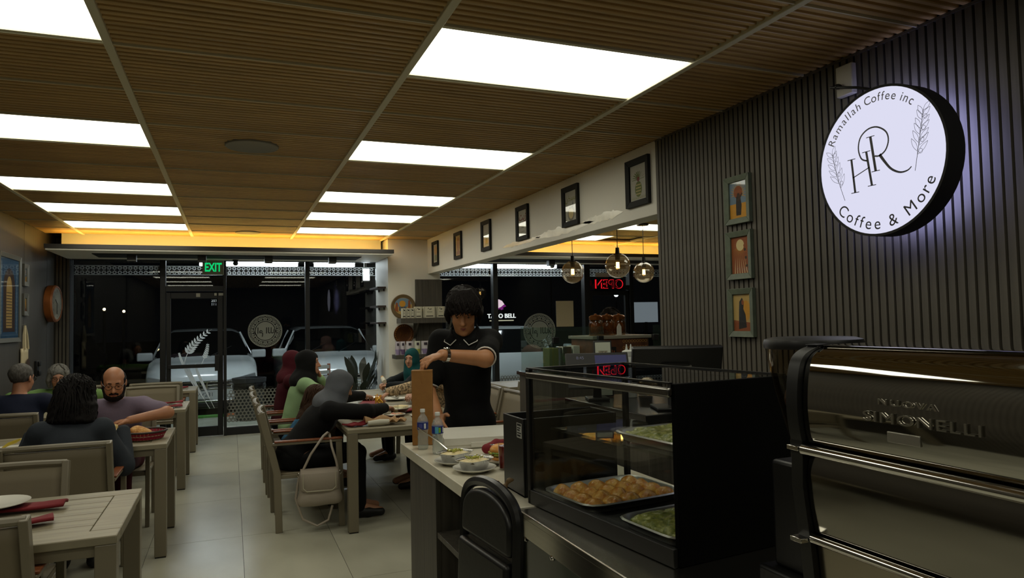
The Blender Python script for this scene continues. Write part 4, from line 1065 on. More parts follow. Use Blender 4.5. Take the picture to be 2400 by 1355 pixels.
for i, (f_, nm) in enumerate(arts):
    picture(f'black framed print of a {nm} on the white beam' if i not in (1, 2) else f'black framed print with {nm} on the white beam', (XR - .001, 4.105 + 1.028 * i, 2.44), FACE_LEFT, .29, .33, .042, M_blackm, f_, 'black frames along the white beam', mats=inks, bg=bgw)
M_sage = mat('sage_frame', '#5a6353', .5, noise=(25, .15))
def art_sheaf(g, M, w, h):
    flat(g, [(-w, -h * .2), (w, -h * .2), (w, h), (-w, h)], 7, .0064, M); flat(g, [(-w, -h), (w, -h), (w, -h * .2), (-w, -h * .2)], 5, .0064, M)
    rays(g, (0, h * .35), 15, w * .3, w * .95, 5, M, .0065, -.4, .2, 4.0); disc(g, (-.002, h * .42), w * .5, 6, .0066, M)
    flat(g, [(-w * .3, -h * .85), (w * .25, -h * .85), (w * .35, -h * .3), (w * .2, h * .2), (-w * .25, h * .2), (-w * .3, -h * .25)], 2, .0067, M); disc(g, (0, h * .26), w * .17, 9, .0068, M)
    flat(g, [(-w * .2, 0), (w * .4, h * .35), (w * .5, h * .3), (0, -h * .1)], 9, .0069, M)
def art_rays(g, M, w, h):
    flat(g, [(-w, -h), (w, -h), (w, h), (-w, h)], 6, .0064, M); disc(g, (0, h * .55), w * .45, 10, .0067, M); rays(g, (0, h * .5), 16, w * .2, h * 1.0, 5, M, .0066, 3.5, .06, 2.3)
    for i in range(6): flat(g, [(-w * .7 + w * .28 * i, -h), (-w * .62 + w * .28 * i, -h), (-w * .55 + w * .2 * i, -h * .1)], 10, .0068, M)
    for i in range(6): disc(g, (w * .7 - i * .003, -h * .6 + h * .22 * i), w * .12, 6 if i % 2 else 9, .0069, M, 8)
def art_woman(g, M, w, h):
    flat(g, [(-w, -h), (w, -h), (w, h), (-w, h)], 8, .0064, M); disc(g, (w * .4, h * .1), w * .5, 5, .0065, M, sy=1.6); flat(g, [(-w, -h), (w, -h), (w, -h * .55), (-w, -h * .4)], 6, .0066, M)
    flat(g, [(-w * .45, -h * .9), (w * .45, -h * .8), (w * .35, -h * .1), (w * .12, h * .2), (w * .2, h * .55), (-.0, h * .82), (-w * .32, h * .6), (-w * .38, h * .1)], 2, .0067, M)
    disc(g, (w * .06, h * .55), w * .14, 6, .0068, M, sy=1.4); rays(g, (w * .2, -h * .55), 7, .0, w * .55, 5, M, .0069, .0, .15, 2)
for lab, z, f_ in (('topmost sage framed picture on the slat wall, a figure carrying a golden sheaf', 2.15, art_sheaf), ('middle sage framed picture on the slat wall, golden sun rays over wheat', 1.845, art_rays), ('lowest sage framed picture on the slat wall, a dark robed woman', 1.53, art_woman)):
    picture(lab, (XR - .002, 3.095, z), FACE_LEFT, .205, .265, .032, M_sage, f_, 'sage frames on the slat wall', mats=inks, bg=bgw)
FACE_RIGHT = Rz(PI / 2) @ Rx(PI / 2)
def art_blue(g, M, w, h):
    flat(g, [(-w, -h), (w, -h), (w, h), (-w, h)], 11, .0064, M)
    flat(g, [(-w * .62, -h * .85)] + [(w * .62 * math.cos(a), h * .25 + h * .5 * math.sin(a)) for a in [PI - PI * i / 14 for i in range(15)]] + [(w * .62, -h * .85)], 9, .0065, M)
    flat(g, [(-w * .3, -h * .75)] + [(w * .3 * math.cos(a), h * .2 + h * .35 * math.sin(a)) for a in [PI - PI * i / 12 for i in range(13)]] + [(w * .3, -h * .75)], 8, .0066, M)
    for i in range(12): flat(g, [(-w * .28, -h * .7 + h * .075 * i), (w * .28, -h * .7 + h * .075 * i), (w * .28, -h * .68 + h * .075 * i), (-w * .28, -h * .68 + h * .075 * i)], 9, .0067, M)
    for s_ in (-1, 1):
        for i in range(18): disc(g, (s_ * w * .8, -h * .85 + h * .1 * i), w * .07, 7, .0066, M, 6)
M_gf = mat('grey_frame', '#5d5c54', .45, .3)
picture('tall grey framed blue picture of an arched doorway on the dark wall above the diners', (XL + .001, 8.44, 1.84), FACE_RIGHT, .75, .89, .045, M_gf, art_blue, None, mats=inks, bg=bgw)
for lab, z, f_ in (('upper small grey frame beside the tall blue picture', 2.11, art_sheaf), ('lower small grey frame beside the tall blue picture', 1.79, art_woman)):
    picture(lab, (XL + .001, 9.02, z), FACE_RIGHT, .19, .24, .05, M_gf, f_, 'small grey frames by the blue picture', mats=inks, bg=bgw)
# clock
t = thing('wall_clock', 'round wooden rimmed wall clock with a pale face on the dark wall', 'clock', (XL + .016, 10.08, 1.83), -.07)
Mr = FACE_RIGHT
MB().lathe([(.225, 0), (.228, .07), (.215, .085), (.196, .085), (.194, .03), (0, .03)], 56, M=Mr).build('rim', mat('clock_wood', '#8a4f22', .4, noise=(12, .2)), t)
MB().lathe([(.193, .080), (0, .080)], 48, M=Mr).build('dial', mat('dial_cream', '#b9b7a6', .5), t)
g = MB()
for i in range(12):
    a = PI / 2 - i * PI / 6; text_mb(g, str(i or 12), .04, Mr @ T(.155 * math.cos(a), .155 * math.sin(a), .081))
g.build('numerals', M_blackm, t, smooth=0)
MB().beam((0, 0, .084), (-.07, .05, .084), .008, .003).add([], []).build('hour_hand', M_blackm, t).matrix_local = Mr
MB().beam((0, 0, .086), (-.01, -.13, .086), .006, .003).build('minute_hand', M_blackm, t).matrix_local = Mr
# tote bag, thermostat, socket
t = thing('tote_bag', 'cream cloth tote bag hanging on the dark wall below the small frames', 'bag', (XL + .003, 8.98, 1.1))
M_canvas = mat('canvas_cloth', '#b5a888', .8, bump=(300, .3, .001))
MB().grid(lambda u, v: (.012 + .028 * math.sin(PI * u) * (1 - .6 * v), (u - .5) * .27, -.18 + .40 * v), 10, 8).build('bag_body', M_canvas, t, solid=.012)
for s_ in (.02, .035): MB().tube([(s_, -.075, .21), (s_ * .8, -.05, .36), (.018, -.01, .465), (s_ * .8, .035, .36), (s_, .055, .21)], .011, 6).build('strap', M_canvas, t)
g = MB(); disc(g, (0, .06), .07, 0, .0485, FACE_RIGHT, 20, .7); g.build('printed_motif', P_('brown', '#3a2415'), t, smooth=0)
MB().tube([(.0, -.01, .47), (.03, -.01, .472)], .006, 8).build('hook', M_chrome, t)
tag(MB().box(0, .03, -.035, .035, -.055, .055).build('thermostat', mat('ivory_plastic', '#bdb8a6', .5), None, bevel=.004, loc=(XL + .04, YW - .155, 1.93), rot=(0, 0, -PI / 2)), 'small ivory thermostat on the dark corner slats right of the clock', 'thermostat')
t = thing('wall_phone', 'small black wall phone on the dark wall beside the navy-shirted man', 'phone', (XL + .001, 9.5, 1.07))
MB().box(0, .03, -.04, .04, -.09, .09).build('wall_plate', M_blackp, t, bevel=.005); MB().box(.03, .055, -.03, .03, -.08, -.02).box(.03, .055, -.03, .03, .03, .08).build('handset', M_blackp, t, bevel=.008)
# exit sign
t = thing('exit_sign', 'green lit exit sign hanging under the soffit above the glass door', 'sign', (-.225, 10.40, 2.41))
MB().box(-.135, .135, -.02, .03, -.195, 0).build('housing', mat('sign_grey', '#8a8873', .5), t, bevel=.004)
g = MB(); text_mb(g, 'EXIT', .105, T(0, -.0215, -.10) @ FACE_CAM @ Matrix.Scale(1.55, 4, (0, 1, 0)), bold=.003); g.build('lettering', emat('exit_green', '#12d878', .85), t, smooth=0)
# mirrored neon
t = thing('neon_sign', 'red neon sign reading OPEN towards the street on the far room door', 'sign', (6.0, 10.52, 2.09))
MB().box(-.27, .27, .0, .02, -.12, .12).build('backing', glass('acrylic', (.5, .5, .5), 1.45), t)
g = MB(); text_mb(g, 'OPEN', .20, T(0, -.012, -.01) @ FACE_CAM @ Matrix.Scale(-1, 4, (1, 0, 0)), extrude=.006); g.build('letter_back', M_blackp, t, smooth=0)
cu = MB()
text_mb(cu, 'OPEN', .215, T(0, -.004, -.01) @ FACE_CAM @ Matrix.Scale(-1, 4, (1, 0, 0)), extrude=.003, bold=.0035)
cu.build('neon_tube', emat('neon_red', '#ff1e2c', .78), t, smooth=0)
tag(MB().box(-.16, .16, -.002, 0, -.215, .215).build('paper_notice', mat('notice_paper', '#b7a98b', .7), None, loc=(5.19, YW - .002, 1.595)), 'blank beige paper notice taped inside the far room window', 'notice')
tag(MB().box(-.13, .13, -.002, 0, -.04, .04).build('paper_notice', st_, None, loc=(5.9, YW - .032, 2.245)), 'small white notice above the neon sign', 'notice')

# ================================================================== PIER: cladding, shelves and goods
cl = struct(MB().box(2.41, 2.79, 9.655, 9.699, 0, 2.11).build('trim_20', M_dwood))
for i in range(4): MB().box(2.412 + .0945 * i, 2.412 + .0945 * i + .092, 9.647, 9.655, .02, 2.10).build('plank', M_dwood, cl, bevel=.0015)
def wall_shelf(label, x0, x1, z, th, y0=9.36, br=True):
    t = thing('wall_shelf', label, 'shelf', (x0, 9.64, z)); L = x1 - x0
    MB().box(0, L, -.26, .006, -th, 0).build('board', M_dwood, t, bevel=.002)
    if br:
        for xx in (.25, L - .1): MB().prism([(-.22, -th), (.006, -th), (.006, -.28)], xx - .012, xx + .012, M=Matrix(((0, 0, 1, 0), (1, 0, 0, 0), (0, 1, 0, 0), (0, 0, 0, 1)))).build('bracket', M_dwood, t)
    return t
wall_shelf('upper dark shelf on the white pier holding cream coffee boxes', 2.13, 2.95, 1.565, .07)
wall_shelf('lower dark shelf on the white pier holding printed pouches', 2.06, 2.75, 1.07, .055)
M_bx = mat('box_cream', '#c6c2ac', .6)
def goods_box(label, x, w_, h_, rz=0):
    t = thing('coffee_box', label, 'box', (x, 9.45, 1.566), rz, 'cream boxes on the upper shelf')
    MB().box(-w_ / 2, w_ / 2, -.04, .04, 0, h_).build('carton', M_bx, t, bevel=.002)
    g = MB(); b = -.0408
    for s_ in (-1, 1):
        for k in range(2): g.box(s_ * (w_ / 2 - .008 - .008 * k) - .0015, s_ * (w_ / 2 - .008 - .008 * k) + .0015, b, -.04, .004, h_ - .004, 0)
    g.box(-w_ * .3, w_ * .3, b, -.04, .018, .03, 1)
    for k, (dx, dz) in enumerate(((-.1, .8), (.02, .72), (.12, .74))): g.box(w_ * dx - .006, w_ * dx + .006, b, -.04, h_ * dz, h_ * dz + .012, 1)
    g.box(-w_ * .22, w_ * .22, b, -.04, h_ * .5, h_ * .53, 1)
    g.build('printed_marks', [P_('grey', '#77756c'), P_('black', '#1c1a18')], t, smooth=0)
for i, (x, w_) in enumerate([(2.185, .052), (2.243, .052), (2.30, .055), (2.385, .1), (2.54, .17), (2.70, .12)]):
    goods_box('cream printed coffee box, ' + ['slim one at the outer end of the upper shelf', 'second slim one on the upper shelf', 'third slim one on the upper shelf', 'square one in front of the domed plate', 'widest one left of the waiter head', 'one touching the waiter hair'][i], x, w_, .155 if i > 2 else .135)
pc = [('#8a7aa0', '#b0a8b4'), ('#5a4468', '#b9b3bb'), ('#6d4c80', '#c2bcc2'), ('#9aa044', '#c3c5b4'), ('#7a6a90', '#bdb8bd'), ('#a8ac50', '#c0c2b2')]
for i, (x, w_) in enumerate([(2.10, .07), (2.17, .07), (2.265, .1), (2.375, .085), (2.485, .12), (2.61, .11)]):
    t = thing('snack_pouch', 'printed stand-up pouch on the lower shelf, ' + ['outermost, lilac', 'second, dark violet', 'third, violet with a dark oval', 'fourth, lime green', 'fifth, mauve', 'sixth, lime, at the waiter sleeve'][i], 'pouch', (x, 9.46, 1.071), 0, 'pouches on the lower shelf')
    hh = .18
    body = MB().grid(lambda u, v: ((u - .5) * w_ * (1 - .04 * v), -.035 * math.sin(PI * u) * (1 - v) ** .6 - .002, hh * v), 8, 8).grid(lambda u, v: ((.5 - u) * w_ * (1 - .04 * v), .03 * math.sin(PI * u) * (1 - v) ** .6 + .002, hh * v), 8, 8)
    body.build('pouch_body', mat('pouch%d' % i, pc[i][1], .35), t)
    g = MB(); g.grid(lambda u, v: ((u - .5) * w_ * .94, -.035 * math.sin(PI * u) * (1 - v * .38) ** .6 - .004, .004 + hh * .38 * v), 6, 4, 0)
    g.grid(lambda u, v: ((u - .5) * w_ * .4, -.035 * (.8) * (1 - .7 - .2 * v) ** .6 - .009, hh * (.68 + .2 * v)), 4, 3, 1)
    g.build('printed_band', [mat('pouch_ink%d' % i, pc[i][0], .4), mat('pouch_oval%d' % (i % 2), '#2c2230' if i < 3 else '#a8a23c', .4)], t)
def wplate(label, x, z, r, m, name, art=None):
    t = thing('wall_plate', label, 'plate', (x, 9.699, z))
    n = 18
    MB().lathe([(r, 0.002), (r * 1.0, .018), (r * .96, .022), (r * .74, .012), (r * .7, .010), (0, .010)], 48, M=FACE_CAM).build('dish', m, t)
    if art: g = MB(); art(g); g.build('relief', [mat('copper_relief', '#8a5a2c', .3, .7), inks[5], inks[7], inks[8], inks[6], inks[9]], t)
    return t
M_cop = mat('bronze_plate', '#5a3518', .35, .6, bump=(60, .5, .004))
def rim_art(g):
    for i in range(26):
        a = 2 * PI * i / 26; g.sphere((.118 * math.cos(a), -.02, .118 * math.sin(a)), (.012, .006, .012), 6, 4, 0)
    for i in range(7):
        g.tube([(-.05 + .016 * i, -.012, -.02 + .02 * math.sin(i * 2)), (-.045 + .016 * i, -.014, .03 * math.cos(i))], .004, 5, 0)
wplate('embossed bronze plate on the white pier below the upper shelf', 2.24, 1.345, .142, M_cop, 'b', rim_art)
def dome_art(g):
    disc(g, (0, .01), .125, 3, .0115, FACE_CAM, 40); disc(g, (0, .055), .12, 2, .0117, FACE_CAM, 30, .55); disc(g, (-.01, .04), .045, 1, .0125, FACE_CAM, 20); flat(g, [(-.06, -.06), (.05, -.06), (.045, .03), (-.055, .03)], 2, .0121, FACE_CAM)
    for i in range(5): flat(g, [(-.055 + .022 * i, -.055), (-.043 + .022 * i, -.055), (-.043 + .022 * i, .0), (-.055 + .022 * i, .0)], 5, .0127, FACE_CAM)
    flat(g, [(.06, -.08), (.11, -.05), (.10, .08), (.075, .09)], 4, .0123, FACE_CAM); flat(g, [(-.12, -.05), (-.07, -.08), (-.075, .05), (-.10, .06)], 4, .0123, FACE_CAM)
wplate('round plate painted with a golden dome on the white pier above the upper shelf', 2.235, 1.73, .172, mat('painted_plate', '#6a5638', .4), 'd', dome_art)
for z, nm in ((2.02, 'top'), (1.755, 'middle'), (1.52, 'lowest')):
    t = thing('side_shelf', f'{nm} small brown shelf on the side of the white pier by the window', 'shelf', (2.0295, 10.15, z), 0, 'small side shelves')
    MB().box(-.12, 0, -.3, .3, -.025, 0).build('board', mat('dark_walnut', '#2c1d14', .5), t, bevel=.002)
    MB().box(-.012, 0, -.2, -.17, -.06, -.025).box(-.012, 0, .17, .2, -.06, -.025).build('cleat', MATS['dark_walnut'], t)
# dark plant in the window corner
t = thing('potted_plant', 'dark broad-leaved plant in a black pot at the window corner by the white pier', 'plant', (1.72, 10.2, 0))
MB().lathe([(.13, 0), (.17, .02), (.2, .38), (.185, .40), (.17, .38), (0, .36)], 28).build('pot', M_blackp, t)
r = random.Random(5)
for i in range(22):
    a = r.random() * 6.28; L = r.uniform(.3, .62); hz = r.uniform(.35, .78)
    c0 = Vector((.03 * math.cos(a), .03 * math.sin(a), .36)); c1 = c0 + Vector((L * .3 * math.cos(a), L * .3 * math.sin(a), hz * .75)); c2 = c0 + Vector((L * .62 * math.cos(a), L * .62 * math.sin(a), hz))
    def lf(u, v, c0=c0, c1=c1, c2=c2, a=a):
        p = c0 * (1 - v) ** 2 + c1 * 2 * v * (1 - v) + c2 * v * v; w_ = .006 + .05 * max(0, math.sin(PI * max(0, (v - .35) / .65)))
        if p.x + 1.72 > 1.95: p.x = .23
        if p.y + 10.2 > 10.52: p.y = .32
        return tuple(p + Vector((-math.sin(a), math.cos(a), .15)) * ((u - .5) * 2 * w_))
    MB().grid(lf, 2, 8).build('leaf', mat('dark_leaf', '#1d2618', .35), t)

for lab, x, z, m in (('small black dome camera under the soffit beside the exit sign', .06, 2.42, M_blackp), ('white bullet camera under the far room soffit left of the first globe', 4.86, 2.42, mat('ivory_plastic', '#bdb8a6', .5))):
    t = thing('security_camera', lab, 'camera', (x, 10.36, z - .001))
    MB().lathe([(0, 0), (.04, 0), (.04, -.02), (.03, -.028), (0, -.028)], 20).build('mount', m, t)
    MB().sphere((0, -.01, -.05), (.036, .045, .034), 16, 10).build('housing', m, t); MB().lathe([(.018, .052), (.016, .056), (0, .056)], 16, M=T(0, 0, -.05) @ Rx(PI / 2)).build('lens', M_blackp, t)
# ================================================================== FAR ROOM: dessert station, pendants, chairs
t = thing('dessert_station', 'dark dessert counter with glass guards in the far room, under the globe pendants', 'counter', (2.9, 5.2, 0))
MB().box(-.62, .75, -.28, .36, 0, 1.05).build('body', M_dwood, t)
MB().box(-.64, .77, -.30, .38, 1.05, 1.08).build('worktop', MATS['worktop_black'], t, bevel=.003)
MB().box(-.20, .31, -.2, .2, 1.08, 1.345).build('carved_block', mat('carved_brown', '#5d351d', .5, noise=(20, .3)), t)
MB().box(-.22, .33, -.22, .22, 1.345, 1.37).build('block_top', mat('pale_stone', '#8d8a7d', .3), t, bevel=.003)
g = MB()
for i in range(9):
    for j in range(5):
        ring(g, .075 + .026 * i - .0, 1.115 + .052 * j, .009, .013, 6, -.203)
g.build('fretwork', mat('fret_copper', '#b98a4e', .4), t, smooth=0)
MB().box(-.14, -.0, -.206, -.2, 1.14, 1.28).build('dark_plaque', M_blackm, t)
g = MB()
for i in range(6): g.box(-.125 + .02 * i, -.115 + .02 * i, -.209, -.206, 1.155 + .004 * (i % 2), 1.262 - .006 * (i % 3))
g.build('plaque_lettering', mat('plaque_copper', '#84482a', .4), t)
M_gg = glass('guard_glass', (.86, .93, .90), 1.5, 0, ('#7d9488', .05))
for i, (x0, x1) in enumerate(((-.60, -.16), (.30, .74))):
    MB().box(x0, x1, -.292, -.286, 1.08, 1.45).build('glass_guard', M_gg, t)
MB().box(-.61, -.604, -.28, .34, 1.08, 1.45).build('glass_guard', M_gg, t)
for x in (-.58, -.19, .32, .72): MB().box(x - .025, x + .025, -.305, -.275, 1.33, 1.375).build('clamp', M_blackp, t, bevel=.003)
for x0, m in ((-.48, mat('box_olive', '#6a6d35', .6)), (-.36, M_steel), (-.26, st_)): MB().box(x0, x0 + .085, .05, .18, 1.081, 1.081 + .2 + .06 * (x0 + .4)).build('tin', m, t, bevel=.004)
for i, x in enumerate((2.83, 2.955, 3.085)):
    q = thing('storage_jar', ['left', 'middle', 'right'][i] + ' copper lidded glass jar on the carved station block', 'jar', (x, 5.2 + .03 * i, 1.371), 0, 'copper lidded jars')
    MB().lathe([(0, .004), (.055, 0), (.058, .01), (.058, .10), (.05, .125), (.048, .135)], 24).build('jar_glass', glass('amber_glass', (.8, .62, .42), 1.5, 0, ('#6b431f', .25)), q)
    MB().lathe([(.054, .13), (.056, .155), (.04, .168), (.012, .172), (.012, .18), (0, .182)], 24).build('lid', mat('copper_lid', '#a4673a', .3, .9), q)
    s = SDF(.006); s.cap((0, 0, .055), (0, 0, .075), .045, .04); s.build('contents', mat('nuts', '#7a4a20', .6, noise=(90, .5)), q)
t = thing('table_placard', 'small white standing card between the copper lidded jars', 'card', (2.97, 5.06, 1.371))
MB().prism([(-.022, 0), (.022, 0), (.02, .07), (0, .10), (-.02, .07)], 0, .004, M=Rx(PI / 2)).build('card', st_, t); MB().box(-.02, .02, -.0, .03, 0, .004).build('foot', st_, t)
t = thing('herb_pot', 'grassy green herb in a low pot at the glass guard of the station', 'plant', (2.54, 5.06, 1.081))
MB().lathe([(.04, 0), (.055, .05), (.045, .05), (0, .045)], 20).build('pot', M_dwood, t)
r = random.Random(2); g = MB()
for i in range(90):
    a = r.random() * 6.28; L = r.uniform(.03, .11)
    g.face([(.02 * math.cos(a) - .002, .02 * math.sin(a), .045), (.02 * math.cos(a) + .002, .02 * math.sin(a), .045), ((.02 + L) * math.cos(a), (.02 + L) * math.sin(a), .06 + r.uniform(.04, .12))])
o = g.build('grass_blades', mat('herb_green', '#3d6b2c', .5), t, smooth=0); o['kind'] = 'stuff'

M_globe = glass('globe_glass', (.95, .93, .88), 1.75, 0, ('#d8c9a8', .05))
M_bulb = emat('bulb_filament', '#ffd487', 12)
def pendant(label, x, y, z, r):
    t = thing('pendant_lamp', label, 'pendant lamp', (x, y, z), 0, 'clear globe pendants')
    MB().lathe([(r * .3, r * .955)] + [(r * math.sin(a), r * math.cos(a)) for a in [.35 + (PI - .35) * i / 16 for i in range(17)]] + [(r * .965 * math.sin(a), r * .965 * math.cos(a)) for a in [PI - (PI - .35) * i / 16 for i in range(17)]], 32).build('globe', M_globe, t)
    MB().lathe([(0, r + .06), (.02, r + .06), (.024, r), (r * .34, r * .97), (r * .33, r * .9), (.03, r * .88), (.026, r * .45), (0, r * .45)], 20).build('socket_cap', M_blackp, t)
    MB().tube([(0, 0, r + .05), (0, 0, H - z - .02)], .004, 6).build('cord', M_blackp, t)
    MB().lathe([(0, H - z), (.075, H - z), (.075, H - z - .022), (0, H - z - .024)], 24).build('ceiling_rose', M_blackp, t)
    MB().lathe([(.014, r * .45), (.02, r * .3), (.032, 0), (.028, -r * .25), (0, -r * .38)], 16).build('bulb', glass('bulb_glass', (1, .93, .75), 1.3), t)
    MB().tube([(-.008, 0, r * .28), (-.011, 0, -r * .2), (.011, 0, -r * .2), (.008, 0, r * .28)], .010, 6).build('filament', M_bulb, t)
pendant('clear glass globe pendant hanging nearest the white beam, above the paper notice', 3.79, 7.5, 2.068, .135)
pendant('largest, highest clear glass globe pendant, in front of the neon sign', 3.88, 6.6, 2.075, .135)
pendant('clear glass globe pendant nearest the slat wall, with its black ceiling rose in view', 4.78, 7.5, 2.07, .13)
chair('empty taupe sling chair at the near end of the family table, behind the waiter elbow', 2.035, 5.87, PI / 2)
make_table(.8, .8, 'taupe table in the far room behind the waiter elbow', (3.35, 7.9, 0))
c = chair('empty taupe sling chair in the far room with a white towel over its back', 2.98, 7.1, .15)
def drape(u, v):
    z = .64 + .29 * (1 - abs(2 * v - 1) ** 1.8) - .09 * (u > .6) * abs(v - .5); side = (v - .5) * 2
    return ((u - .5) * .34 + .02 * math.sin(v * 9), -.215 - (z - .43) * .245 - .02 + .045 * max(-1, min(1, side * 2.5)) + .006 * math.sin(u * 14 + v * 3), z)
tw = MB().grid(drape, 14, 20).build('towel', mat('white_towel', '#c9c8c0', .9), None, solid=.01)
tw.location = (2.98 + .0, 7.1, 0); tw.rotation_euler = (0, 0, .15)
tag(tw, 'white towel draped over the chair back in the far room', 'towel')

# ================================================================== CARS AND STREET
M_car = mat('white_car_paint', '#b9c0bf', .22, 0, .5, coat=.6)
M_cglass = mat('car_glass', '#0a0c0d', .06)
M_tyre = mat('tyre', '#0e0e0e', .7)
def loft(st, nside=7):
    """st: (y, z0, z1, belt_z, w_belt, w_roof) -> ring of points, left/right symmetric"""
    rings = []
    for y, z0, z1, zb, wb, wr in st:
        half = [(0, z0), (wb * .82, z0), (wb * .97, z0 + .10), (wb, (z0 + zb) / 2), (wb * .985, zb - .03), (wb * .965, zb), (wr + (wb * .965 - wr) * .45, zb + (z1 - zb) * .55), (wr, zb + (z1 - zb) * .9), (wr * .8, z1 - .0), (0, z1 + .01)]
        rings.append([(x, y, z) for x, z in half] + [(-x, y, z) for x, z in half[-2:0:-1]])
    return rings
CAR = [(0.0, .28, .60, .55, .62, .40), (.06, .22, .76, .66, .80, .62), (.25, .20, .90, .80, .90, .74), (.9, .18, .99, .92, .93, .78), (1.15, .18, 1.03, .97, .93, .78), (1.25, .18, 1.07, .98, .93, .78), (2.05, .18, 1.53, 1.0, .93, .66), (2.3, .18, 1.57, 1.0, .93, .66), (3.3, .18, 1.58, 1.01, .93, .66), (4.1, .2, 1.52, 1.02, .92, .66), (4.55, .25, 1.1, 1.03, .90, .72), (4.7, .4, .95, .9, .8, .6)]
def make_car(name, label, loc, rz, plate_txt, hscale=1.0):
    t = thing(name, label, 'car', loc, rz)
    R_ = loft(CAR); n = len(R_[0]); body = MB(); gl = MB(); sg = MB()
    vs = [p for r in R_ for p in r]
    bf, wf, sf = [], [], []
    for i in range(len(R_) - 1):
        for k in range(n):
            f = (i * n + k, i * n + (k + 1) % n, (i + 1) * n + (k + 1) % n, (i + 1) * n + k)
            upper = k in (5, 6, 7, 8, 9, 10, 11, 12)
            side_ = k in (5, 6, 11, 12)
            if i == 5 and upper and not side_: wf.append(f)
            elif i in (6, 7, 8) and side_: sf.append(f)
            elif i == 5 and side_: sf.append(f)
            elif i == 9 and upper and not side_: wf.append(f)
            else: bf.append(f)
    bf += [tuple(range(n)), tuple((len(R_) - 1) * n + k for k in range(n))[::-1]]
    body.add(vs, bf); b = body.build('car_body', M_car, t, smooth=50)
    gl.add(vs, wf).build('windscreen', M_cglass, t); sg.add(vs, sf).build('side_window', M_cglass, t)
    p = MB()
    for s_ in (-1, 1):
        for yy in (2.05, 3.3): p.beam((s_ * .905, yy - .1, 1.0), (s_ * .672, yy + .0, 1.5), .07, .03, up=(1, 0, 0))
    p.build('window_pillar', M_car, t)
    for s_ in (-1, 1):
        MB().prism([(s_ * .40, .70), (s_ * .84, .80), (s_ * .86, .68), (s_ * .62, .60), (s_ * .42, .62)], -.01, .16, M=T(0, .16, 0) @ Rx(PI / 2)).build('headlight', mat('headlight', '#aab0b4', .1, .6), t)
        MB().box(s_ * .86 - .0, s_ * 1.13, 1.52, 1.62, 1.0, 1.16).build('mirror', M_car, t, bevel=.03, seg=3)
        for yy in (.95, 3.75):
            w_ = MB().lathe([(.30, -.10), (.33, -.07), (.33, .07), (.30, .10), (.22, .11), (.20, .09), (0, .09)], 24, M=T(s_ * .82, yy, .33) @ Ry(s_ * PI / 2)).build('wheel', M_tyre, t)
            MB().lathe([(.2, .0915), (.18, .10), (0, .098)], 20, M=T(s_ * .82, yy, .33) @ Ry(s_ * PI / 2)).build('hub', M_grey, w_)
    g = MB().box(-.45, .45, .0, .1, .54, .70)
    g.build('grille', M_blackp, t, bevel=.01)
    g = MB()
    for z in (.56, .62, .68): g.box(-.47, .47, -.012, .03, z - .009, z + .009)
    g.build('grille_bar', M_chrome, t, bevel=.003)
    em = MB()
    em.beam((-.055, -.03, .57), (-.066, -.03, .67), .02, .014).beam((.055, -.03, .57), (.066, -.03, .67), .02, .014).beam((-.06, -.03, .62), (.06, -.03, .62), .014, .02)
    em.tube([(-.085, -.025, .555), (.085, -.025, .555), (.1, -.025, .685), (-.1, -.025, .685)], .007, 6, closed=True)
    em.build('emblem', M_chrome, t)
    MB().box(-.82, .82, -.02, .08, .24, .34).build('bumper_grille', M_blackp, t, bevel=.02)
    MB().box(-.7, .7, -.03, .04, .34, .37).build('bumper_bar', M_chrome, t, bevel=.01)
    pl = MB().box(-.155, .155, -.05, -.035, .40, .53).build('number_plate', mat('plate_white', '#b6b9b6', .5), t)
    q = MB(); text_mb(q, plate_txt, .095, T(0, -.051, .465) @ FACE_CAM); q.build('plate_lettering', mat('plate_ink', '#252a3a', .5), pl, smooth=0)
    MB().tube([(-.5, 1.22, 1.06), (-.1, 1.5, 1.24)], .008, 6).tube([(.1, 1.22, 1.06), (.5, 1.5, 1.24)], .008, 6).build('wiper', M_blackp, t)
    return t
make_car('parked_car', 'white car parked nose-in outside the glass door, chrome grille facing the room', (-.45, 13.15, -.12), 0.03, '7JXY231')
c2 = make_car('parked_car', 'white car parked outside behind the family table, half hidden by the pane post', (1.92, 13.25, -.12), 0.02, '8KLN540')
c3 = make_car('parked_suv', 'white sport utility vehicle seen from its side outside the far room window', (8.3, 14.4, -.12), math.radians(88), '6TRW118')
c3.scale = (1.05, 1.05, .95)
for i, (x, y, lab) in enumerate([(-4.4, 15.5, 'dark car parked in the unlit bay left of the door')]):
    c4 = make_car('dark_car', lab, (x, y, -.12), -.15, '5PLK902')
    for ch in c4.children:
        if ch.name.startswith(('car_body', 'mirror', 'window_pillar')):
            ch.data = ch.data.copy(); ch.data.materials[0] = mat('black_car_paint', '#0b0c0e', .25, coat=.5)
t = thing('litter_bin', 'large dark grey ribbed litter bin outside to the right of the white car', 'bin', (.27, 12.3, -.02))
MB().lathe([(.19, 0), (.21, .03), (.235, .62), (.225, .62), (.20, .05), (0, .05)], 28).build('bin_body', mat('bin_grey', '#25272a', .5), t)
MB().lathe([(.235, .60), (.262, .61), (.265, .68), (.235, .685), (.225, .62)], 28).build('rim', MATS['bin_grey'], t)
MB().lathe([(.236, .55), (.25, .60), (.262, .55), (.25, .48)], 20).build('bin_liner', mat('black_bag', '#0c0c0c', .25), t)
t = thing('gas_cylinder', 'grey rounded gas cylinder standing outside behind the grey headscarf', 'gas cylinder', (1.87, 11.9, -.02))
MB().lathe([(.14, 0), (.14, .05), (.19, .07), (.2, .2), (.19, .33), (.12, .41), (.04, .43), (.04, .5), (0, .5)], 28).build('tank', mat('tank_grey', '#84877f', .4), t)
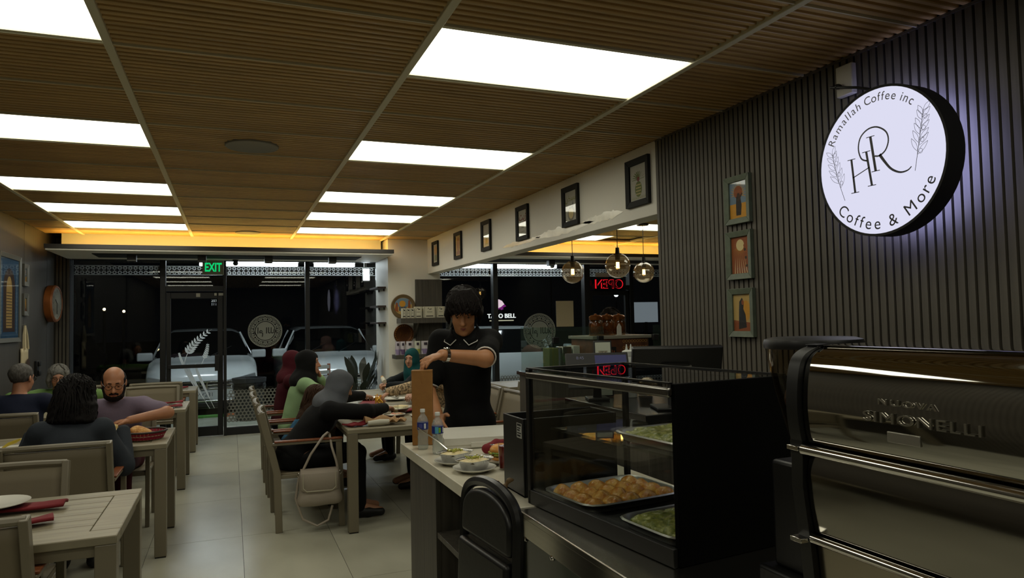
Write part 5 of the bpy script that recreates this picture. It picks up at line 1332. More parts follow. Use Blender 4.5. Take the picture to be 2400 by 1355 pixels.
MB().tube([(.11 * math.cos(a), .11 * math.sin(a), .52) for a in [i * PI / 6 for i in range(12)]], .012, 6, closed=True).box(-.12, -.1, -.02, .02, .38, .52).box(.1, .12, -.02, .02, .38, .52).build('collar', MATS['tank_grey'], t)
t = thing('patio_chair', 'orange wooden patio chair with pale slats outside behind the black headscarf', 'chair', (1.42, 12.15, -.02), .3)
for sx in (-1, 1):
    for sy in (-1, 1): MB().beam((sx * .2, sy * .2, 0), (sx * .2, sy * .2, .85 if sy > 0 else .45), .04, .04).build('leg', mat('orange_wood', '#8d4420', .5), t)
for i in range(4): MB().box(-.2, .2, .17, .19, .5 + .09 * i, .56 + .09 * i).build('back_slat', mat('pale_slat', '#9b9c95', .6), t)
for i in range(4): MB().box(-.2, .2, -.2 + .1 * i, -.12 + .1 * i, .45, .47).build('seat_slat', MATS['pale_slat'], t)
t = thing('flood_light', 'bright flood light outside the top corner of the pane by the white pier', 'light fixture', (1.97, 11.05, 2.28))
MB().box(-.055, .055, 0, .06, -.12, .10).box(-.02, .02, .06, .10, .08, .36).build('housing', M_grey, t, bevel=.005)
MB().box(-.048, .048, -.006, .0, -.10, .08).build('lens', emat('flood_lens', '#eef4ff', 16), t)
t = thing('restaurant_sign', 'lit pink bell sign reading TACO BELL across the street', 'sign', (15.3, 40, 2.05))
q = MB(); text_mb(q, 'TACO BELL', .36, T(0, -.02, -.32) @ FACE_CAM, extrude=.02, bold=.008); q.build('lettering', emat('tb_white', '#ffffff', 1.0), t, smooth=0)
MB().box(-.08, .08, .03, .2, -2.2, .2).build('post', M_blackm, t)
MB().box(-.78, .78, -.03, .02, -.62, -.56).build('underline', emat('tb_cream', '#d8d2b4', .7), t)
M3 = FACE_CAM @ Rz(.35)
MB().prism([(-.42, -.10), (-.36, .08), (-.26, .34), (-.08, .48), (.14, .46), (.3, .30), (.36, .08), (.42, -.10)], 0, .06, M=T(-.15, 0, .22) @ M3).build('bell', emat('tb_pink', '#f4d6e4', .95), t, smooth=0)
MB().prism([(-.42, -.10), (.42, -.10), (.36, .06), (.1, -.02), (-.2, -.03)], .06, .09, M=T(-.15, 0, .22) @ M3).prism([(.05, -.2), (.2, -.2), (.2, -.11), (.05, -.11)], 0, .08, M=T(-.15, 0, .22) @ M3).build('bell_rim', emat('tb_purple', '#8a2a86', .7), t, smooth=0)
for i, (x, y, z, s_, c) in enumerate([(-3.15, 21.5, 2.0, .03, '#ffe6b0'), (-2.75, 22, 1.95, .03, '#ffe6b0'), (17.5, 30, 2.6, .09, '#e8f2ff'), (14.6, 24, 1.9, .05, '#e8f2ff'), (14.0, 30, 4.2, .05, '#ff9a40')]):
    q = thing('street_lamp', ['distant warm street lamp seen through the left pane, outer one', 'distant warm street lamp seen through the left pane, inner one', 'distant white lamp through the far room door, by the grey board', 'distant white lamp low behind the storage jars', 'distant orange lamp high behind the right globe'][i], 'street lamp', (x, y, -.12))
    MB().tube([(0, 0, 0), (0, 0, z)], [.06, .035], 8).build('pole', M_blackm, q)
    MB().sphere((0, 0, z + .14), s_ * 1.2, 10, 8).build('lamp_globe', emat('lamp_' + c, c, 6), q)
    MB().lathe([(.02, z - .02), (.05, z + .09), (.03, z + .1)], 10).build('lamp_neck', M_blackm, q)
t = thing('menu_board', 'grey lit board standing outside beyond the far room door', 'sign', (11.5, 18, 0))
MB().box(-.42, .42, 0, .08, 1.35, 1.95).build('board', emat('board_glow', '#8b939b', .55), t); MB().box(-.05, .05, .0, .08, -.12, 1.36).build('post', M_blackm, t)
# ================================================================== PEOPLE
def vec(*a): return np.array(a, float)
def rot(yaw=0, pitch=0, roll=0):
    return np.array((Rz(yaw) @ Rx(pitch) @ Ry(roll)).to_3x3())
def unit(v): return v / max(np.linalg.norm(v), 1e-9)
def add_hand(S, wr, d, nrm, side, curl=(.35, .4, .4, .45), thumb=.6, sc=1.0, spread=.12):
    """palm, four unequal fingers with three joints and a thumb from the side; d = pointing direction, nrm = back of the hand, side = towards the thumb"""
    d = unit(d); nrm = unit(nrm - d * (nrm @ d)); sd = unit(np.cross(d, nrm)); 
    if sd @ side < 0: sd = -sd
    R = np.stack([sd, d, nrm], 1)
    S.ell(wr + d * .045 * sc, (.040 * sc, .053 * sc, .0165 * sc), R, .012)
    S.ell(wr + d * .028 * sc + sd * .022 * sc - nrm * .006 * sc, (.018 * sc, .032 * sc, .016 * sc), R, .01)
    for i, (o, L) in enumerate(((.029, .070), (.010, .079), (-.010, .074), (-.028, .058))):
        p = wr + d * (.086 - .004 * abs(i - 1)) * sc + sd * o * sc; dd = unit(d + sd * (o * spread * 10)); a = 0
        for k, (f, r0, r1) in enumerate(((.45, .0092, .0085), (.32, .0085, .0076), (.26, .0076, .0062))):
            a += curl[i] * (1.0 if k else .8); q = p + (dd * math.cos(a) - nrm * math.sin(a)) * L * f * sc
            S.cap(p, q, r0 * sc, r1 * sc, .004); p = q
    p = wr + d * .024 * sc + sd * .034 * sc; dd = unit(d * .75 + sd * .75 - nrm * .25 * thumb)
    q = p + dd * .036 * sc; S.cap(p, q, .0115 * sc, .0098 * sc, .008)
    dd = unit(dd * .8 + d * .5 - sd * .35 * thumb - nrm * .2 * thumb); S.cap(q, q + dd * .032 * sc, .0098 * sc, .0075 * sc, .004)
def ik(S0, T0, l1, l2, pole, table=None, chair_y=None):
    v = T0 - S0; D = np.linalg.norm(v)
    if D > (l1 + l2) * .985: T0 = S0 + v / D * (l1 + l2) * .985; v = T0 - S0; D = np.linalg.norm(v)
    a = (l1 * l1 - l2 * l2 + D * D) / (2 * D); h = math.sqrt(max(l1 * l1 - a * a, 0)); u = v / D
    p = pole - u * (pole @ u); p = unit(p); q = np.cross(u, p)
    best = None
    for i in range(19):
        an = (1 if i % 2 else -1) * ((i + 1) // 2) * .32; E = S0 + u * a + (p * math.cos(an) + q * math.sin(an)) * h; cost = abs(an) * .03
        for A, B_, ra, rb in ((S0, E, .066, .064), (E, T0, .064, .046)):
            for j in range(9):
                f = j / 8; c = A + (B_ - A) * f; r = ra + (rb - ra) * f
                if table is not None and c[1] > table - r: cost += max(0, .746 + r - c[2]) if c[2] > .6 else .2
                if chair_y is not None and abs(c[0]) + r > .235 and -.27 < c[1] - chair_y < .27: cost += .02 * max(0, .667 + r - c[2]) if c[2] > .5 else .002
        if best is None or cost < best[0]: best = (cost, E)
    return best[1], T0
SKIN = {}
def skin_mat(c): return mat('skin_' + c.strip('#'), c, .5, noise=(14, .07), bump=(180, .12, .001))
def cloth_mat(c, bump=(40, .25, .006), noise=None): return mat('cloth_' + c.strip('#') + ('n' if noise else ''), c, .85, 0, .25, noise=noise, bump=bump)
def person(label, loc, rz, sit=True, hip=.52, lean=0, twist=0, s=1.0, wd=1.0, head=(0, 0, 0), hands=None, elbow=None, skin='#a8795c', top='#333333', sleeve='long', pants='#15151a',
           hair=None, hair_col='#1a1210', hijab=None, glasses=False, beard=False, legs=None, vox=.0065, curl=None, hand_dir=None, shoes='#101010', top_noise=None, group=None, trim=None, hem=None, neck_tilt=.5, neck=.085, table=None, seat=.425):
    t = thing('person', label, 'person', (loc[0], loc[1], 0), rz, group)
    inv = (Matrix.Translation((loc[0], loc[1], 0)) @ Rz(rz)).inverted()
    L = lambda w_: np.array(inv @ Vector(w_))
    hp = vec(0, loc[2] if len(loc) > 2 else 0, hip); l = math.radians(lean)
    up = vec(0, math.sin(l), math.cos(l)); fw = vec(0, math.cos(l), -math.sin(l)); rt = vec(1, 0, 0)
    ct, st = math.cos(math.radians(twist)), math.sin(math.radians(twist))
    rs = rt * ct + fw * st; fs = fw * ct - rt * st
    RT = np.stack([rs, fs, up], 1)
    ch = hp + up * .33 * s; nk = hp + up * .50 * s
    nu = unit(up * (1 - neck_tilt) + vec(0, 0, 1) * neck_tilt)
    RH = rot(math.radians(head[0]), math.radians(head[1]), math.radians(head[2])); hs = s if s > .85 else .88
    HC = nk + nu * neck * s + RH @ vec(0, .025, .075) * hs
    h2w = lambda x, y, z: HC + RH @ (vec(x, y, z) * hs)
    sh = {'R': nk - up * .045 * s + rs * .178 * wd * s, 'L': nk - up * .045 * s - rs * .178 * wd * s}
    # legs: thighs, flattened on the seat, then shanks
    kn = {}; an = {}; ko = .085 if sit else .09
    for k, sg in (('R', 1), ('L', -1)):
        if legs and k in legs: kn[k], an[k] = np.array(legs[k][0], float), np.array(legs[k][1], float)
        elif sit: kn[k], an[k] = hp + vec(sg * ko, .42 * s, -.005), vec(sg * ko, hp[1] + .40 * s, .085)
        else: kn[k], an[k] = hp + vec(sg * .09, .015, -.44 * hip / .93), vec(sg * .09, hp[1] - .02, .085)
    def add_legs(Q, g0, g1, ank):
        for k, sg in (('R', 1), ('L', -1)): Q.cap(hp + vec(sg * .088 * s, .0, -.02), kn[k], .072 * s * wd + g0, .054 * s + g0, .04)
        if sit: Q.plane((0, 0, seat), (0, 0, -1))
        for k, sg in (('R', 1), ('L', -1)): Q.cap(kn[k], an[k] + (kn[k] - an[k]) * ank, .054 * s + g0, .036 * s + g1, .02)
    for k, sg in (('R', 1), ('L', -1)): pass
    B = SDF(vox)
    # pelvis and legs, then torso, neck, head
    B.ell(hp + up * .02, (.165 * wd * s, .125 * s, .105 * s), RT, .05); add_legs(B, 0, 0, 0)
    for k, sg in (('R', 1), ('L', -1)): B.cap(an[k], an[k] + vec(sg * .02, .16, -.045), .036, .028, .02)
    B.ell(hp + up * .17 * s, (.145 * wd * s, .108 * s, .17 * s), RT, .05).ell(ch, (.162 * wd * s, .112 * s, .18 * s), RT, .05)
    B.cap(sh['L'], sh['R'], .058 * s, None, .05).cap(nk - up * .03 * s, h2w(0, -.015, -.06), .056 * s, .052 * hs, .03)
    B.ell(h2w(0, -.012, .035), vec(.074, .096, .084) * hs, RH, .02).ell(h2w(0, .032, -.03), vec(.060, .062, .082) * hs, RH, .03).ell(h2w(0, .036, -.072), vec(.046, .050, .036) * hs, RH, .025)
    B.ell(h2w(0, .078, -.096), vec(.02, .016, .016) * hs, None, .015)
    B.cap(h2w(0, .088, .012), h2w(0, .112, -.030), .008 * hs, .0125 * hs, .012).ell(h2w(.011, .098, -.034), vec(.008, .009, .007) * hs, None, .006).ell(h2w(-.011, .098, -.034), vec(.008, .009, .007) * hs, None, .006)
    B.cap(h2w(-.036, .078, .028), h2w(.036, .078, .028), .011 * hs, None, .016)
    for q in (-1, 1):
        B.ell(h2w(q * .038, .060, -.032), vec(.02, .02, .022) * hs, None, .02)
        B.cut(h2w(q * .031, .100, .006), vec(.017, .014, .011) * hs, RH, .008)
        B.ell(h2w(q * .077, -.008, -.002), vec(.008, .019, .031) * hs, RH @ rot(q * .35), .006)
    B.cap(h2w(-.016, .090, -.058), h2w(.016, .090, -.058), .0065 * hs, None, .005).cap(h2w(-.013, .088, -.069), h2w(.013, .088, -.069), .0075 * hs, None, .005)
    # arms
    el = {}; wr = {}
    hands = hands or {}
    for k, sg in (('R', 1), ('L', -1)):
        T0 = L(hands[k]) if k in hands else sh[k] + vec(sg * .06, .18, -.42) * s
        pole = vec(sg * .8, -.4, -.9) if not elbow or k not in elbow else np.array(inv.to_3x3() @ Vector(elbow[k]))
        e, w_ = ik(sh[k], T0, .285 * s, .255 * s, pole, table, 0 if sit else None); el[k], wr[k] = e, w_
        B.cap(sh[k], e, .050 * s * wd, .043 * s, .03).cap(e, w_, .044 * s, .029 * s, .02)
        f = unit(w_ - e)
        hd = np.array(inv.to_3x3() @ Vector(hand_dir[k][0])) if hand_dir and k in hand_dir else f
        hn = np.array(inv.to_3x3() @ Vector(hand_dir[k][1])) if hand_dir and k in hand_dir else vec(0, 0, 1) + f * .01
        add_hand(B, w_ + f * .008, hd, hn, vec(-sg, .2, 0), (curl or {}).get(k, (.35, .4, .42, .48)), .6, s if s > .85 else .8)
    B.build('body', skin_mat(skin), t)
    # clothes
    C = SDF(vox); g = .013
    C.ell(hp + up * .02, (.165 * wd * s + g, .125 * s + g, .105 * s), RT, .05)
    if sit: C.plane((0, 0, seat + .002), (0, 0, -1))
    C.ell(hp + up * .17 * s, (.147 * wd * s + g, .110 * s + g, .17 * s), RT, .05).ell(ch, (.162 * wd * s + g, .112 * s + g, .18 * s), RT, .05)
    C.cap(sh['L'], sh['R'], .058 * s + g, None, .05).cap(nk - up * .04 * s, nk + nu * .02 * s, .066 * s, .058 * s, .025)
    C.plane(nk + nu * .028 * s, nu)
    if hem: C.ell(hp - up * .06, (.172 * wd * s + g, .13 * s + g, .13 * s), RT, .05)
    for k in ('R', 'L'):
        if sleeve == 'short':
            m = sh[k] + (el[k] - sh[k]) * .74; C.cap(sh[k], m, .052 * s * wd + g, .050 * s + g * 1.3, .035)
        else:
            f = unit(wr[k] - el[k]); C.cap(sh[k], el[k], .050 * s * wd + g * 1.2, .046 * s + g, .035).cap(el[k], wr[k] + f * .012, .048 * s + g, .033 * s + g * .8, .02)
    C.build('shirt', cloth_mat(top, noise=top_noise), t, wob=.0022, wfreq=26, seed=len(label))
    if trim:
        for k in ('R', 'L'):
            m = sh[k] + (el[k] - sh[k]) * .74; d = unit(el[k] - sh[k]); m = m + d * (.046 * s + g)
            a = unit(np.cross(d, vec(.3, .2, .9))); b = np.cross(d, a); r0 = .0475 * s + g * .6
            MB().tube([m - d * .012 + (a * math.cos(x) + b * math.sin(x)) * r0 for x in [i * PI / 10 for i in range(20)]], .0045, 6, closed=True).build('sleeve_trim', trim, t)
    Pn = SDF(vox)
    Pn.ell(hp - up * .01, (.168 * wd * s + .006, .132 * s, .122 * s), RT, .05)
    add_legs(Pn, .010, .014, -.02)
    Pn.build('trousers', cloth_mat(pants), t, wob=.002, wfreq=24, seed=3)
    for k, sg in (('R', 1), ('L', -1)):
        q = SDF(.007); a = an[k]; q.cap(a + vec(0, -.035, -.045), a + vec(sg * .02, .06, -.043), .038, .036, .02).cap(a + vec(sg * .02, .06, -.043), a + vec(sg * .03, .16, -.05), .037, .030, .02).cap(a, a + vec(0, 0, -.03), .042, .04, .02)
        q.plane(a + vec(0, 0, -.083), (0, 0, -1)); q.build('shoe', mat('shoe_' + shoes.strip('#'), shoes, .5), t)
    # face details
    ink = mat('hair_' + hair_col.strip('#'), hair_col, .62, 0, .18, noise=(40, .3, (3, 3, .5)), bump=(140, .7, .004, (4, 4, .5)))
    dwn = head[1] <= -14
    for q in (-1, 1):
        e = MB().sphere((0, 0, 0), .0112 * hs, 12, 10, 0).sphere((0, .0075 * hs, -.003 * hs if dwn else 0), (.006 * hs, .0052 * hs, .006 * hs), 10, 8, 1)
        o = e.build('eye', [mat('eye_white', '#8d857b', .25), mat('eye_iris', '#170d08', .15)], t)
        o.matrix_local = Matrix.Translation(Vector(h2w(q * .031, .0765, .006))) @ Matrix(RH.tolist()).to_4x4()
        if dwn or glasses:
            ld = MB().sphere((0, 0, 0), (.0150 if dwn else .0136) * hs, 12, 10); o2 = ld.build('eyelid', skin_mat(skin), t)
            o2.matrix_local = Matrix.Translation(Vector(h2w(q * .031, .0750 if dwn else .0755, .0115 if not dwn else .0112))) @ Matrix(RH.tolist()).to_4x4()
        MB().tube([h2w(q * .013, .0925, .0275), h2w(q * .03, .0905, .0305), h2w(q * .048, .077, .0255)], [.0034 * hs, .004 * hs, .002 * hs], 6).build('eyebrow', ink, t)
    MB().tube([h2w(-.022, .0885, -.0625), h2w(-.01, .0965, -.0605), h2w(0, .0975, -.062), h2w(.01, .0965, -.0605), h2w(.022, .0885, -.0625)], [.001, .0042, .0036, .0042, .001], 6).tube([h2w(-.02, .0885, -.0645), h2w(0, .0965, -.0685), h2w(.02, .0885, -.0645)], [.001, .0052, .001], 6).build('lips', mat('lip_' + skin.strip('#'), '#8a4a42', .45), t)
    if beard:
        q = SDF(.005)
        q.ell(h2w(0, .045, -.088), vec(.054, .052, .042) * hs, RH, .02).cap(h2w(-.066, .012, -.03), h2w(-.045, .05, -.085), .016, .022, .02).cap(h2w(.066, .012, -.03), h2w(.045, .05, -.085), .016, .022, .02)
        q.cap(h2w(-.026, .088, -.058), h2w(0, .098, -.046), .008, .008, .008).cap(h2w(.026, .088, -.058), h2w(0, .098, -.046), .008, .008, .008)
        q.cut(h2w(0, .104, -.0645), vec(.017, .014, .0075), RH, .003)
        q.build('beard', ink, t, wob=.0014, wfreq=160)
    if glasses:
        gl = MB(); c = []
        for q in (-1, 1):
            pts = [h2w(q * .033 + .024 * math.cos(a), .108 - .012 * abs(math.cos(a)) * (1 if math.cos(a) * q > 0 else .2), .004 + .019 * math.sin(a)) for a in [i * PI / 8 for i in range(16)]]
            gl.tube(pts, .0019, 6, closed=True); gl.tube([h2w(q * .057, .097, .008), h2w(q * .074, .04, .010), h2w(q * .079, -.012, .006)], .0017, 5)
        gl.tube([h2w(-.010, .107, .008), h2w(0, .110, .011), h2w(.010, .107, .008)], .0018, 5)
        gl.build('eyeglasses', mat('specs_dark', '#1a1512', .3), t)
    # hair or headscarf
    if hijab:
        q = SDF(vox)
        q.ell(h2w(0, -.015, .035), vec(.088, .112, .098) * hs, RH, .02).ell(h2w(0, .01, -.045), vec(.082, .088, .10) * hs, RH, .03).cap(h2w(0, -.02, -.06), nk, .092 * hs, .105 * s, .04).cap(nk - up * .02, ch + fs * .05 * s - up * -.03, .115 * s, .09 * s, .05)
        q.ell(nk - up * .03 - fs * .02, vec(.165 * wd, .115, .085) * s, RT, .05)
        q.cut(h2w(0, .115, -.018), vec(.053, .085, .086) * hs, RH, .012)
        q.build('headscarf', cloth_mat(hijab, bump=(18, .35, .012)), t, wob=.003, wfreq=34, seed=5)
    elif hair:
        q = SDF(min(vox, .005))
        if hair == 'mop':
            q.ell(h2w(0, -.018, .05), vec(.094, .114, .097) * hs, RH, .02)
            q.cut(h2w(0, .125, -.055), vec(.066, .075, .085) * hs, RH, .02)
            rr = random.Random(3)
            for i in range(17):
                a = -1.25 + 2.5 * i / 16; x0, y0 = .072 * math.sin(a), .075 * math.cos(a)
                q.chain([h2w(x0 * .6, y0 * .55, .128), h2w(x0 * 1.08, y0 * 1.12 + .012, .085), h2w(x0 * 1.16 + .006, y0 * 1.22 + .012, .030 + .016 * rr.random() + .020 * (abs(a) < .35))], [.020, .017, .007], .006)
            for i in range(9):
                for sg in (-1, 1): q.chain([h2w(sg * .07, -.08 + .014 * i, .06), h2w(sg * .092, -.08 + .014 * i, .0), h2w(sg * .086, -.085 + .013 * i, -.045 - .02 * rr.random())], [.024, .017, .007], .006)
            for i in range(9): q.chain([h2w(-.06 + .015 * i, -.10, .03), h2w(-.058 + .0145 * i, -.115, -.03), h2w(-.05 + .0125 * i, -.095, -.085)], [.022, .017, .008], .006)
        elif hair == 'long':
            q.ell(h2w(0, -.022, .045), vec(.097, .116, .10) * hs, RH, .02).cut(h2w(0, .125, -.03), vec(.062, .085, .09) * hs, RH, .015)
            for i in range(13):
                a = PI * .06 + PI * .88 * i / 12; x, y = .088 * math.cos(a), -.088 * math.sin(a) - .005
                q.chain([h2w(x * .9, y * .9, .05), h2w(x * 1.22, y * 1.12, -.05), h2w(x * 1.42, y * 1.10 - .01, -.145)], [.034, .034, .022], .012)
        elif hair == 'child':
            q.ell(h2w(0, -.022, .045), vec(.092, .112, .097) * hs, RH, .02).cut(h2w(0, .125, -.03), vec(.06, .085, .09) * hs, RH, .015)
            for i in range(13):
                a = PI * .02 + PI * .96 * i / 12; x, y = .085 * math.cos(a), -.088 * math.sin(a)
                q.chain([h2w(x * .9, y * .9, .04), h2w(x * 1.15, y * 1.1, -.08), h2w(x * 1.05, y * 1.05 - .03, -.22)], [.032, .03, .018], .012)
        elif hair == 'short':
            q.ell(h2w(0, -.02, .042), vec(.082, .104, .09) * hs, RH, .02).cut(h2w(0, .12, -.01), vec(.075, .085, .10) * hs, RH, .015).cut(h2w(0, -.04, -.12), vec(.12, .12, .075) * hs, RH, .02)
        elif hair == 'bob':
            q.ell(h2w(0, -.018, .045), vec(.092, .112, .095) * hs, RH, .02).cut(h2w(0, .125, -.025), vec(.060, .075, .098) * hs, RH, .015)
            for sg in (-1, 1):
                for i in range(5): q.chain([h2w(sg * .07, .03 - .03 * i, .06), h2w(sg * .092, .03 - .03 * i, -.02), h2w(sg * .088, .02 - .028 * i, -.095)], [.026, .022, .012], .01)
        elif hair == 'bald':
            q.ell(h2w(0, -.028, .022), vec(.083, .100, .085) * hs, RH, .02).cut(h2w(0, .03, .115), vec(.067, .12, .075) * hs, RH, .01).cut(h2w(0, .12, -.01), vec(.10, .085, .12) * hs, RH, .01).cut(h2w(0, -.02, -.125), vec(.12, .14, .08) * hs, RH, .02)
        q.build('hair', ink, t, wob=.0016, wfreq=110, seed=1)
        if hair in ('mop', 'long', 'child', 'bob'):
            rr = random.Random(11); lk = MB(); big = {'mop': 1, 'long': 1.12, 'child': 1.05, 'bob': 1, 'bald': .93}[hair]
            for i in range(330 if hair == 'mop' else 170):
                a = rr.uniform(-PI, PI)                                    # 0 = forehead
                fr = abs(a) < 1.0
                if hair == 'bald' and abs(a) < 1.25: continue
                if hair != 'mop' and abs(a) < .75: continue
                end = (rr.uniform(1.35, 1.72) if hair == 'mop' else rr.uniform(1.28, 1.52)) if fr else rr.uniform(1.75, 2.15)
                if hair in ('long', 'child') and not fr: end = rr.uniform(1.9, 2.5)
                st = 1.15 if hair == 'bald' else rr.uniform(.0, .8); pts = []; ph = rr.uniform(0, 6); wv = .004 if hair != 'long' else .011
                for k in range(7):
                    th = st + (end - st) * k / 6; aa = a + .12 * math.sin(ph + k * .9)
                    x = .094 * big * math.sin(th) * math.sin(aa); y = -.018 + .116 * big * math.sin(th) * math.cos(aa); z = .05 + .098 * big * math.cos(th)
                    if th > 1.57:
                        e_ = th - 1.57; sc_ = .094 * big
                        x = sc_ * math.sin(aa) * (1 + (.35 * e_ if hair in ('long',) else .02)); y = -.018 + .116 * big * math.cos(aa); z = .05 - (.115 if hair not in ('long', 'child') else .19) * e_ * (1.2 if hair == 'long' else 1)
                    o_ = 1 + rr.uniform(-.012, .03)
                    if hair == 'mop' and fr: x *= 1.14; y += .024 * math.sin(th); z -= .012 * (th > 1.2)
                    pts.append(h2w(x * o_ + wv * math.sin(ph + k * 2.1), y * o_ + (.008 if fr else 0) * (k > 3), z + wv * math.cos(ph + k * 1.7)))
                lk.tube(pts, [.005, .0065, .007, .007, .006, .0045, .0015], 5)
            o = lk.build('hair_lock', ink, t); o['kind'] = 'stuff'
    return dict(t=t, sh=sh, el=el, wr=wr, nk=nk, h2w=h2w, RH=RH, L=L, up=up, fs=fs, rs=rs, ch=ch, hp=hp)

W_ = mat('white_trim', '#d5d2cc', .7)
# waiter
wtr = person('young waiter with a dark mop of hair in black polo shirt behind the kraft box', (1.265, 3.87), 2.52, sit=False, hip=.945, lean=5, s=1.0, wd=.83, head=(14, -20, 0), neck=.058,
             hands={'L': (.995, 3.455, 1.347), 'R': (1.03, 3.66, 1.0)}, elbow={'L': (.75, -.75, -.5), 'R': (-.35, .5, -.5)}, skin='#b07a52', top='#070708', sleeve='short', pants='#0b0b0d', hair='mop', hair_col='#120c0a', vox=.0045,
             hand_dir={'L': ((-.85, -.38, -.22), (-.25, -.1, .95)), 'R': ((-.3, -.9, -.2), (-.7, .2, .6))}, curl={'L': (.75, .55, .38, .30), 'R': (.3, .35, .4, .4)}, trim=W_, hem=True)
t = wtr['t']; h2w, nk, up, fs, rs = (wtr[k] for k in ('h2w', 'nk', 'up', 'fs', 'rs'))
cl_ = MB()
for sg in (-1, 1):
    A = [nk + rs * sg * .058 - fs * .045 + up * .055, nk + rs * sg * .074 + fs * .01 + up * .042, nk + rs * sg * .058 + fs * .062 + up * .012, nk + rs * sg * .022 + fs * .088 - up * .022]
    Bq = [A[0] + rs * sg * .016 - up * .045, A[1] + rs * sg * .030 - up * .038, A[2] + rs * sg * .038 + fs * .018 - up * .045, A[3] + rs * sg * .032 + fs * .012 - up * .030]
    cl_.add([tuple(p) for p in A + Bq], [(i, i + 1, i + 5, i + 4) for i in range(3)])
cl_.build('collar', cloth_mat('#070708'), t, solid=.004)
tr = MB()
for sg in (-1, 1):
    A3 = nk + rs * sg * .022 + fs * .088 - up * .022
    Bq = [nk + rs * sg * (.058 + .016) - fs * .045 + up * .010, nk + rs * sg * .104 + fs * .012 + up * .004, nk + rs * sg * .096 + fs * .082 - up * .033, A3 + rs * sg * .032 + fs * .014 - up * .030, A3 + fs * .004]
    tr.tube([p + fs * .003 for p in Bq], .0028, 6)
tr.build('collar_trim', W_, t)
for i in range(2): MB().lathe([(0, .003), (.005, .002), (.0055, 0)], 10, M=Matrix.Translation(Vector(nk + fs * (.097 + .016 * i) - up * (.05 + .04 * i))) @ Rx(-PI / 2)).build('button', mat('button_black', '#141414', .3), t)
w0, e0 = wtr['wr']['L'], wtr['el']['L']; d = unit(w0 - e0); c = w0 - d * .022
a = unit(np.cross(d, vec(.1, .1, 1))); b = np.cross(d, a)
wt = MB()
for i in range(22):
    x = 2 * PI * i / 22; p = c + (a * math.cos(x) + b * math.sin(x)) * .0345
    q = c + (a * math.cos(x + .24) + b * math.sin(x + .24)) * .0345
    wt.beam(p - d * .0, q - d * .0, .018, .004, up=tuple(unit(p - c)))
wt.build('watch_band', M_chrome, t)
pc_ = c + (-np.array(wtr['L']((0, 0, 0))) * 0) + unit(vec(0, 0, 1) - d * d[2]) * .036
MB().lathe([(0, .004), (.013, .004), (.016, .0), (.016, -.005), (0, -.005)], 20, M=Matrix.Translation(Vector(pc_)) @ Vector((0, 0, 1)).rotation_difference(Vector(unit(vec(0, 0, 1) - d * d[2]))).to_matrix().to_4x4()).build('watch_case', M_chrome, t)

F = 'diners at the left tables'; F2 = 'family at the joined tables'
person('woman with a bushy dark bob in a slate sweater, back to the viewer', (-.905, 4.87), 0, table=.35, hip=.485, lean=19, s=.95, wd=.95, head=(-8, -16, 0), hands={'R': (-.65, 5.19, .84), 'L': (-1.16, 5.19, .84)}, elbow={'R': (.25, -.4, -.9), 'L': (-.3, -.4, -.9)}, hand_dir={'R': ((-.25, .95, -.22), (.05, .22, .97)), 'L': ((.25, .95, -.22), (-.05, .22, .97))},
       skin='#a8795c', top='#2b3037', pants='#1d2433', hair='long', hair_col='#0d0908', vox=.006, group=F)
person('bearded balding man with glasses in a mauve t-shirt, eating bread', (-.83, 6.36), PI, table=.33, hip=.50, lean=25, s=1.0, wd=1.05, head=(6, -16, 0), hands={'R': (-.93, 5.93, .835), 'L': (-.70, 5.92, .835)}, elbow={'R': (-.9, .2, -.6), 'L': (.9, .2, -.5)},
       skin='#b27a58', top='#75687a', sleeve='short', pants='#3f0f1a', hair='bald', hair_col='#140d0b', glasses=True, beard=True, vox=.0055, curl={'R': (.8, .8, .8, .8), 'L': (.7, .75, .8, .8)}, group=F)
person('grey-haired man in a navy t-shirt seen from behind by the wall phone', (-1.60, 6.70), 0, table=.58, hip=.50, lean=12, s=.96, wd=1.08, head=(-22, -6, 0), hands={'R': (-1.36, 7.28, .82), 'L': (-1.82, 7.28, .82)}, skin='#b07a5c', top='#141a2e', sleeve='short', pants='#191c24', hair='short', hair_col='#55524e', glasses=True, vox=.0065, group=F)
person('grey-haired woman with glasses in a green top facing the viewer', (-1.60, 8.40), PI, table=.34, hip=.48, lean=22, s=.90, head=(10, -8, 0), hands={'R': (-1.78, 7.98, .82), 'L': (-1.44, 7.98, .82)}, skin='#a9765a', top='#64824a', pants='#22252b', hair='bob', hair_col='#6d6b66', glasses=True, vox=.007, group=F)
person('woman in a grey headscarf and black coat stretching her arm across the family table', (.43, 5.70), -PI / 2, table=.35, legs={'R': ((.085, .49, .50), (.085, .50, .085)), 'L': ((-.085, .49, .50), (-.085, .50, .085))}, hip=.51, lean=38, s=.96, wd=1.05, head=(14, -24, 0), hands={'L': (1.10, 6.30, .88), 'R': (1.12, 5.60, .835)}, elbow={'L': (-.2, .5, .5), 'R': (-.3, -.6, -.4)}, skin='#ad7d60', top='#09090b', pants='#08080a', hijab='#5d6066', vox=.0062, group=F2)
person('small child with long brown hair in blue, between the grey and black headscarves', (.46, 6.30), -PI / 2, table=.32, hip=.49, lean=34, s=.62, head=(10, -20, 0), hands={'R': (.74, 6.20, .80), 'L': (.74, 6.40, .80)}, skin='#b58a6c', top='#2a5878', pants='#20304a', hair='child', hair_col='#3a2618', vox=.0065, top_noise=(20, .4), group=F2, legs={'R': ((.07, .37, .48), (.07, .385, .2)), 'L': ((-.07, .37, .48), (-.07, .385, .2))})
